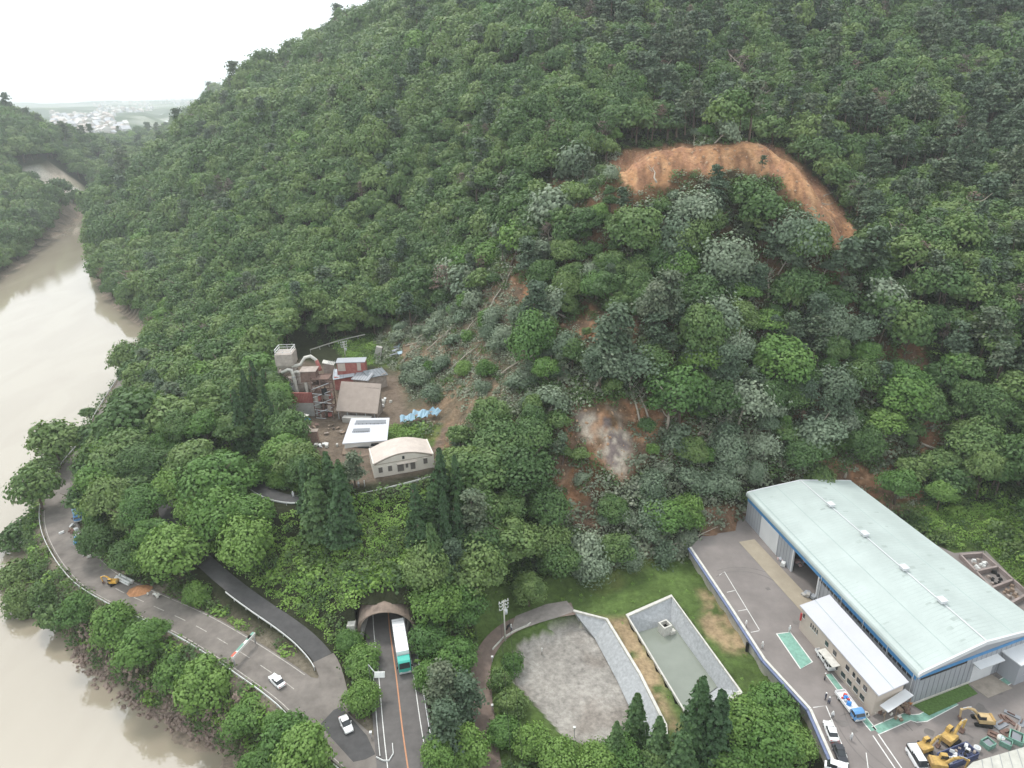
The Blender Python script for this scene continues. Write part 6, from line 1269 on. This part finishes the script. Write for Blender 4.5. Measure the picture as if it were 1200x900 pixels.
# striped road gate across the old road
a, b = P(272, 771, 2.2), P(298, 742, 2.2); T = thing('road_gate', 'overhead bar gate with red end and green and white stripes across the old road', 'gate', ((a[0]+b[0])/2, (a[1]+b[1])/2, 0), math.atan2(b[1]-a[1], b[0]-a[0])); LG = np.linalg.norm(b-a)
mb = MB(); mb.box((0, 0, 2.2), (LG, .55, .5)); bm_ = mb.build('beam', mat('beam_white', (.68, .66, .62), .6, .15, 1), T)
for x, w_, m_ in ((-LG/2+.7, 1.3, mat('worn_red_paint', (.55, .13, .08), .6, .2, 2)), (-LG/2+2.7, 2., M_GREEN), (-LG/2+5.4, 1.3, M_GREEN), (LG/2-1., 1.9, M_GREEN)): mb = MB(); mb.box((x, .12, 2.24), (w_, .5, .52)); mb.build('stripe', m_, bm_)
for s in (-1, 1): mb = MB(); mb.tube([(s*LG*.46, 0, 0), (s*LG*.46, 0, 2.2)], .12, 8); mb.build('post', M_RAIL, T)
# road sign over the left edge of the tunnel road
q = P(440, 806, 0); T = thing('road_sign', 'small white sign board on an arm at the left edge of the tunnel road', 'sign', (q[0]-1., q[1]+1., 0)); c = P(445, 791, 4.6); lx = c[0]-T.location[0]; ly = c[1]-T.location[1]
mb = MB(); mb.tube([(0, 0, -.2), (0, 0, 4.8), (lx-.6, ly, 4.8)], .09, 8); mb.build('post', M_RAIL, T); mb = MB(); mb.box((lx, ly, 4.7), (1.9, .5, 1.0), rx=-.5); mb.build('board', M_WHITE, T, bevel=.03)
for i, (u, v, z) in enumerate([(435, 864, 0), (577, 832, -4), (577, 775, -4), (673, 865, -7)]):
    T = thing('marker_post', ['white round marker on the grass wedge beside the tunnel road', 'white marker post in the shrubs left of the gravel basin', 'small white stake beside the utility pole', 'thin lamp post standing at the near edge of the gravel basin'][i], 'post', at(u, v, z)); mb = MB(); mb.tube([(0, 0, 0), (0, 0, 1.1 if i < 3 else 2.6)], .09, 6); mb.build('stake', M_RAIL, T); mb = MB(); mb.box((0, 0, 1.2 if i < 3 else 2.7), (.45, .45, .3)); mb.build('cap', M_WHITE, T)
# ------------------------------------------------------------------ goods along the old road
pile('roadside_goods', 'white and brown goods heaped behind the blue roofed truck', 'goods', 86, 621, -1.3, 9, (.9, 1.0), (.6, 1.1), [M_WHITE, M_RUST, M_TIMB], 51)
T = thing('tarpaulin_heap', 'blue and white tarpaulin covered heap on the road edge below the truck', 'tarpaulin', at(93, 634, -1.2), .4); mb = MB(); mb.box((0, 0, .8), (2.4, 3.0, 1.6), taper=.7); mb.build('cover', M_BLUET, T, bevel=.15); mb = MB(); mb.box((-.2, .5, 1.6), (1.4, 1., .3), taper=.7); mb.build('white_sheet', M_WHITE, T, bevel=.05)
pile('stone_heap', 'pale sacks and stones at the road edge below the blue heap', 'stones', 101, 648, -1., 10, (1.0, 1.3), (.5, .9), [M_CONCL, M_TIMB, M_CONC], 52)
T = thing('pipe_stack', 'long white pipes lying on the road edge beside the orange soil', 'pipes', at(146, 681, -.5), head(136, 676, 156, 686, -.5)); 
for k in range(4): mb = MB(); mb.tube([(-2.6, -.6+k*.4, .35+.25*(k % 2)), (2.6, -.6+k*.4, .35+.25*(k % 2))], .28, 10); mb.build('pipe', M_WHITE, T)
T = thing('earth_heap', 'small heap of orange earth beside the white pipes', 'earth', at(164, 692, -.3)); mb = MB(); rs = random.Random(8)
rows = [[((1-r)*2.8*math.cos(a*.7)*(1+.1*rs.random()), (1-r)*2.2*math.sin(a*.7)*(1+.1*rs.random()), 1.2*r-.1) for a in range(9)] for r in (0, .4, .75, .98)]
for a, b in zip(rows[:-1], rows[1:]): mb.strip(a+a[:1], b+b[:1])
mb.build('mound', mat('orange_earth', (.40, .20, .10), .95, .3, 1.5, bump=.5), T)
pile('white_sacks', 'white sacks on the verge between the two lower road lanes', 'sacks', 180, 699, 0, 6, (1.2, .4), (.5, .8), [M_WHITE, M_CONCL], 53)
# ------------------------------------------------------------------ people
def person(label, pos, rz, top, legs, hat=(.75, .75, .72), arm=0.):
    T = thing('person', label, 'person', pos, rz); me = bpy.data.meshes.new('body'); s = 1.72/1.72
    J = [((0, 0, .95), .15), ((0, 0, 1.2), .15), ((0, 0, 1.42), .13), ((0, 0, 1.52), .055), ((0, .02, 1.62), .09), ((0, .01, 1.70), .08),
         ((.10, 0, .88), .095), ((.13, .05, .48), .07), ((.14, 0, .08), .05), ((.14, .13, .04), .04), ((-.10, 0, .88), .095), ((-.13, -.04, .48), .07), ((-.14, -.06, .08), .05), ((-.14, .08, .04), .04),
         ((.2, 0, 1.4), .06), ((.27, .02+arm*.15, 1.13), .045), ((.25, .15+arm*.2, .92+arm*.3), .032), ((-.2, 0, 1.4), .06), ((-.27, .02, 1.13), .045), ((-.26, .1, .9), .032)]
    E = [(0, 1), (1, 2), (2, 3), (3, 4), (4, 5), (0, 6), (6, 7), (7, 8), (8, 9), (0, 10), (10, 11), (11, 12), (12, 13), (2, 14), (14, 15), (15, 16), (2, 17), (17, 18), (18, 19)]
    me.from_pydata([j[0] for j in J], E, []); o = bpy.data.objects.new('body', me); COL.objects.link(o); o.parent = T
    sk = o.modifiers.new('skin', 'SKIN'); sk.use_smooth_shade = True
    for i, j in enumerate(J): me.skin_vertices[0].data[i].radius = (j[1], j[1])
    me.skin_vertices[0].data[0].use_root = True; ss = o.modifiers.new('sub', 'SUBSURF'); ss.levels = 1; ss.render_levels = 1
    me.materials.append(mat('clothing_%02d_%02d' % (int(top[0]*99), int(top[2]*99)), top, .9, .1, 3))
    mb = MB()
    for sx in (-1, 1): mb.tube([(sx*.09, 0, .93), (sx*.135, .02, .5), (sx*.14, 0, .1)], [.125, .095, .075], 8)
    mb.build('trousers', mat('trousers_%02d' % int(legs[2]*99), legs, .9, .1, 3), T)
    mb = MB(); mb.smooth = True; rings = [[(r*math.cos(a*math.pi/5), r*1.15*math.sin(a*math.pi/5)+.02, z) for a in range(11)] for r, z in ((.15, 1.66), (.125, 1.7), (.12, 1.76), (.07, 1.82), (.001, 1.835))]
    for a, b in zip(rings[:-1], rings[1:]): mb.strip(a, b)
    mb.build('helmet', mat('helmet_%02d' % int(hat[0]*99), hat, .4, .05, 3), T); mb = MB(); mb.box((0, .115, 1.61), (.13, .02, .12), taper=.9); mb.build('face', mat('skin', (.45, .28, .20), .6, .05, 3), T); return T
DKB = (.05, .055, .09); GR = (.2, .2, .21)
for u, v, z, lb, tp_, lg_ in [(967, 820, YZ, 'person in dark clothes and white helmet standing at the top of the marked bay', DKB, (.08, .08, .1)), (971, 825, YZ, 'person in grey standing just below the dark clothed one by the bay', (.25, .24, .26), DKB), (966, 797, YZ, 'person standing alone on the yard left of the green walkway', (.3, .25, .22), (.12, .1, .1)),
                           (925, 741, YZ, 'person in white at the upper corner of the green mat', (.7, .7, .7), (.5, .48, .45)), (874, 735, YZ, 'person in pale clothes in the parking box by the retaining wall', (.7, .66, .64), (.5, .45, .42)), (893, 760, YZ, 'person in pale clothes on the yard below the parking box', (.65, .62, .58), (.5, .5, .5)), (975, 842, YZ, 'person with white top bending beside the upper end of the bay', (.7, .7, .7), GR),
                           (344, 583, 12.6, 'person in white on the upper lane left of the big cedars', (.75, .75, .75), (.6, .6, .6)), (421, 575, 14, 'person in white on the lane right of the cedars, left one', (.75, .75, .75), (.2, .2, .25)), (428, 574, 14.1, 'person in white on the lane before the hall, right one', (.72, .7, .68), (.3, .3, .3)), (414, 577, 14, 'person in dark clothes beside the two white clothed ones on the lane', DKB, DKB),
                           (635, 767, -7, 'person with white helmet standing alone on the gravel basin', (.6, .58, .55), (.25, .22, .2)), (599, 739, -4, 'person in white beside the dark motorcycle on the dirt track', (.7, .7, .7), (.1, .1, .12)), (997, 868, YZ, 'person in pale clothes walking right of the parked white car', (.6, .6, .6), (.4, .4, .4))]:
    q = at(u, v, z); zg = max(z, g1(q[0], q[1])) if z < -4.5 or z > 5 else z; person(lb, (q[0], q[1], zg), rnd.uniform(0, 6.28), tp_, lg_)
q = at(596, 736, -4); T = thing('motorcycle', 'dark motorcycle parked on the dirt track by the utility pole', 'motorcycle', (q[0], q[1], -3.98), 1.0)
for x in (-.7, .7): mb = MB(); mb.tube([(x, -.06, .32), (x, .06, .32)], .32, 14); mb.build('wheel', M_DK, T)
mb = MB(); mb.box((0, 0, .6), (1.1, .3, .4), taper=.8); mb.tube([(.7, 0, .35), (.45, 0, 1.0)], .05, 6); mb.box((.45, 0, 1.02), (.06, .7, .05)); mb.build('frame', P_BLACK, T, bevel=.04); mb = MB(); mb.box((-.3, 0, .85), (.7, .28, .12)); mb.build('seat', M_DK, T, bevel=.03)
# ------------------------------------------------------------------ boulders of the bank
def rock_mesh(name, seed, m):
    bm = bmesh.new(); bmesh.ops.create_icosphere(bm, subdivisions=1, radius=.5); rs = random.Random(seed)
    for v in bm.verts: v.co = v.co*rs.uniform(.7, 1.15); v.co.z *= .8
    me = bpy.data.meshes.new(name); bm.to_mesh(me); bm.free(); me.materials.append(m); return me
M_ROCK = mat('wet_boulder', (.27, .205, .17), .85, .3, 1.5, bump=.5, coord='Object'); RK = [rock_mesh('boulder', s, M_ROCK) for s in range(6)]
BL = [P(*q, -13.6) for q in [(82, 757), (104, 788), (144, 818), (184, 842), (225, 862), (262, 876), (296, 872)]]; BU = [P(*q, -10.8) for q in [(100, 742), (128, 768), (165, 792), (205, 815), (240, 836), (275, 852), (300, 856)]]
cnt = 0; extra = []
for i in range(760):
    t = rnd.random()*(len(BL)-1.001); k = int(t); f = t-k; s = rnd.random()**1.1; a = BL[k]+(BL[k+1]-BL[k])*f; b = BU[k]+(BU[k+1]-BU[k])*f; q = a+(b-a)*s
    if rnd.random() < .07: q = a+(a-b)*rnd.random()*.35
    r = rnd.uniform(.6, 1.45); z = max(g1(q[0], q[1]), -14.1)+r*.15
    if cnt < 280:
        o = bpy.data.objects.new('boulder', RK[i % 6]); COL.objects.link(o); o.location = (q[0], q[1], z); o.scale = (r, r*rnd.uniform(.7, 1), r*rnd.uniform(.6, .9)); o.rotation_euler = (rnd.random(), rnd.random(), rnd.random()*6)
        tag(o, 'brown angular boulder of the riprap at the water edge below the old road', 'boulder', 'riprap boulders along the river bank'); cnt += 1
    else: extra.append((q[0], q[1], z, rnd.random(), rnd.random(), rnd.random()*6, r, r*.8))
instancer('riprap', extra, [hold(RK[0].copy()), hold(RK[1].copy()), hold(RK[2].copy())], 'brown broken rock filling the riprap bank')
# ------------------------------------------------------------------ fallen trunks on the slide
LM = []
for s in range(5):
    mb = MB(); rs = random.Random(s); pts = [(0, 0, 0), (2.5, rs.gauss(0, .15), .1), (5, rs.gauss(0, .3), .25), (8, rs.gauss(0, .4), .3)]; mb.tube(pts, [.2, .17, .12, .05], 7)
    for k in range(4): x = rs.uniform(4, 7.5); sg = rs.choice((-1, 1)); mb.tube([(x, 0, .25), (x+1.2, sg*rs.uniform(.5, 1.3), rs.uniform(.3, 1.2))], [.07, .02], 5)
    o = mb.build('fallen_trunk', M_PALEBARK); LM.append(o.data); bpy.data.objects.remove(o)
spots = [(520, 395, 40), (535, 372, 20), (480, 380, -30), (500, 410, 15), (560, 400, -20), (575, 360, 60), (590, 340, 50), (515, 350, -50), (555, 420, 25), (530, 430, 10), (495, 440, 20), (470, 425, 35), (600, 395, 40), (615, 360, 70),
         (505, 320, -40), (520, 330, -35), (512, 340, -60), (700, 350, 80), (690, 310, 95), (735, 300, 60), (655, 440, 45), (720, 400, 50), (765, 480, 80), (760, 490, 95), (750, 495, 100), (820, 520, 25), (830, 510, 30), (800, 530, 40), (780, 640, 30), (800, 640, 20), (770, 650, 35), (740, 660, 40),
         (830, 560, 20), (870, 600, -10), (950, 235, 40), (955, 240, 45), (940, 250, 42), (965, 230, 50), (1060, 430, -50), (1075, 470, -30), (1090, 500, -20), (1080, 520, -40), (1110, 530, -25), (960, 540, 40), (990, 560, 55), (1040, 560, 20), (700, 215, 88), (690, 225, 95), (705, 205, 85), (680, 240, 60), (770, 200, 88),
         (565, 295, 70), (600, 270, 60), (640, 300, 40), (620, 420, 30), (585, 440, 10), (545, 460, 5), (560, 380, 55), (540, 400, 45), (580, 410, 28), (490, 395, 0), (475, 405, -20), (650, 350, 60), (840, 450, 40), (900, 480, 20), (880, 420, 60), (820, 330, 75), (870, 300, 70), (900, 350, 60), (780, 270, 80)]
for i, (u, v, ang) in enumerate(spots):
    z = 30.
    for _ in range(25): q = P(u, v, z); z = .7*z+.3*(g1(q[0], q[1])+.8)
    o = bpy.data.objects.new('fallen_trunk', LM[i % 5]); COL.objects.link(o); s = rnd.uniform(.9, 1.4); o.scale = (s, s*1.2, s*1.2); o.location = (q[0], q[1], z); a = math.radians(ang+rnd.gauss(0, 8)); q2 = (q[0]+8*math.cos(a), q[1]+8*math.sin(a)); dz = g1(*q2)+.5-z
    o.rotation_euler = (0, -math.atan2(dz, 8), a); zn = zone(dict(y=q[1], x=q[0], px=u, py=v))
    tag(o, f'pale bare fallen trunk lying {zn}' if 'landslide' in zn or 'tongue' in zn else f'pale bare fallen trunk {zn}', 'fallen trunk', f'fallen trunks {zn}')

# clods and stones on the bare earth
M_CLOD = mat('earth_clod', (.30, .17, .10), .95, .35, 2, col2=(.42, .30, .2)); CL = [hold(rock_mesh(f'clod_{i}', 40+i, M_CLOD)) for i in range(3)]
pts = []; y = 130.
while y < 330:
    x = np.arange(-60, 230, 1.15); X_ = x+NR.uniform(-.6, .6, len(x)); Y_ = y+NR.uniform(-.6, .6, len(x)); Z_ = ground(X_, Y_); m_, _, _ = masks(X_, Y_, Z_); kk_ = ((m_['bare'] > .45) | (m_['scarp'] > .4) | (m_['rock'] > .4)); kk_ &= keep(X_, Y_) if kk_.any() else kk_
    for i in range(len(x)):
        if kk_[i] and rnd.random() < .6:
            s = .25+1.1*rnd.random()**3; pts.append((X_[i], Y_[i], Z_[i]-.05, rnd.random()*3, rnd.random()*3, rnd.random()*6, s, s*.8))
    y += 1.2
print('clods', len(pts)); instancer('earth_clods', pts, CL, 'brown clods and stones on the bare landslide earth')

# the town on the far plain
HM = []
for i in range(3): mb = MB(); mb.box((0, 0, .5), (1, .7+.2*i, 1)); mb.extr([(-.55, 1), (.55, 1), (0, 1.35)], -.45, .45); o = mb.build('far_house_%d' % i, mat('far_wall_%d' % i, [(.62, .6, .57), (.5, .5, .52), (.55, .48, .44)][i], .9)); HM.append(o.data); bpy.data.objects.remove(o)
HM = [hold(m) for m in HM]; pts = []
for (u0, u1, v0, v1, n_) in ((62, 135, 136, 156, 520), (188, 262, 108, 122, 420), (110, 180, 118, 134, 260), (135, 150, 150, 160, 60)):
    for _ in range(n_):
        z = 0.; u, v = rnd.uniform(u0, u1), rnd.uniform(v0, v1)
        for _k in range(4): q = P(u, v, z); z = g1(q[0], q[1])
        if z > -13 and q[1] > 1700 and q[1] < 9000: s = rnd.uniform(9, 22); pts.append((q[0], q[1], z-1, 0, 0, rnd.random()*3, s, s*rnd.uniform(.5, .9)))
instancer('far_town', pts, HM, 'hazy pale town of small buildings on the plain beyond the gorge')
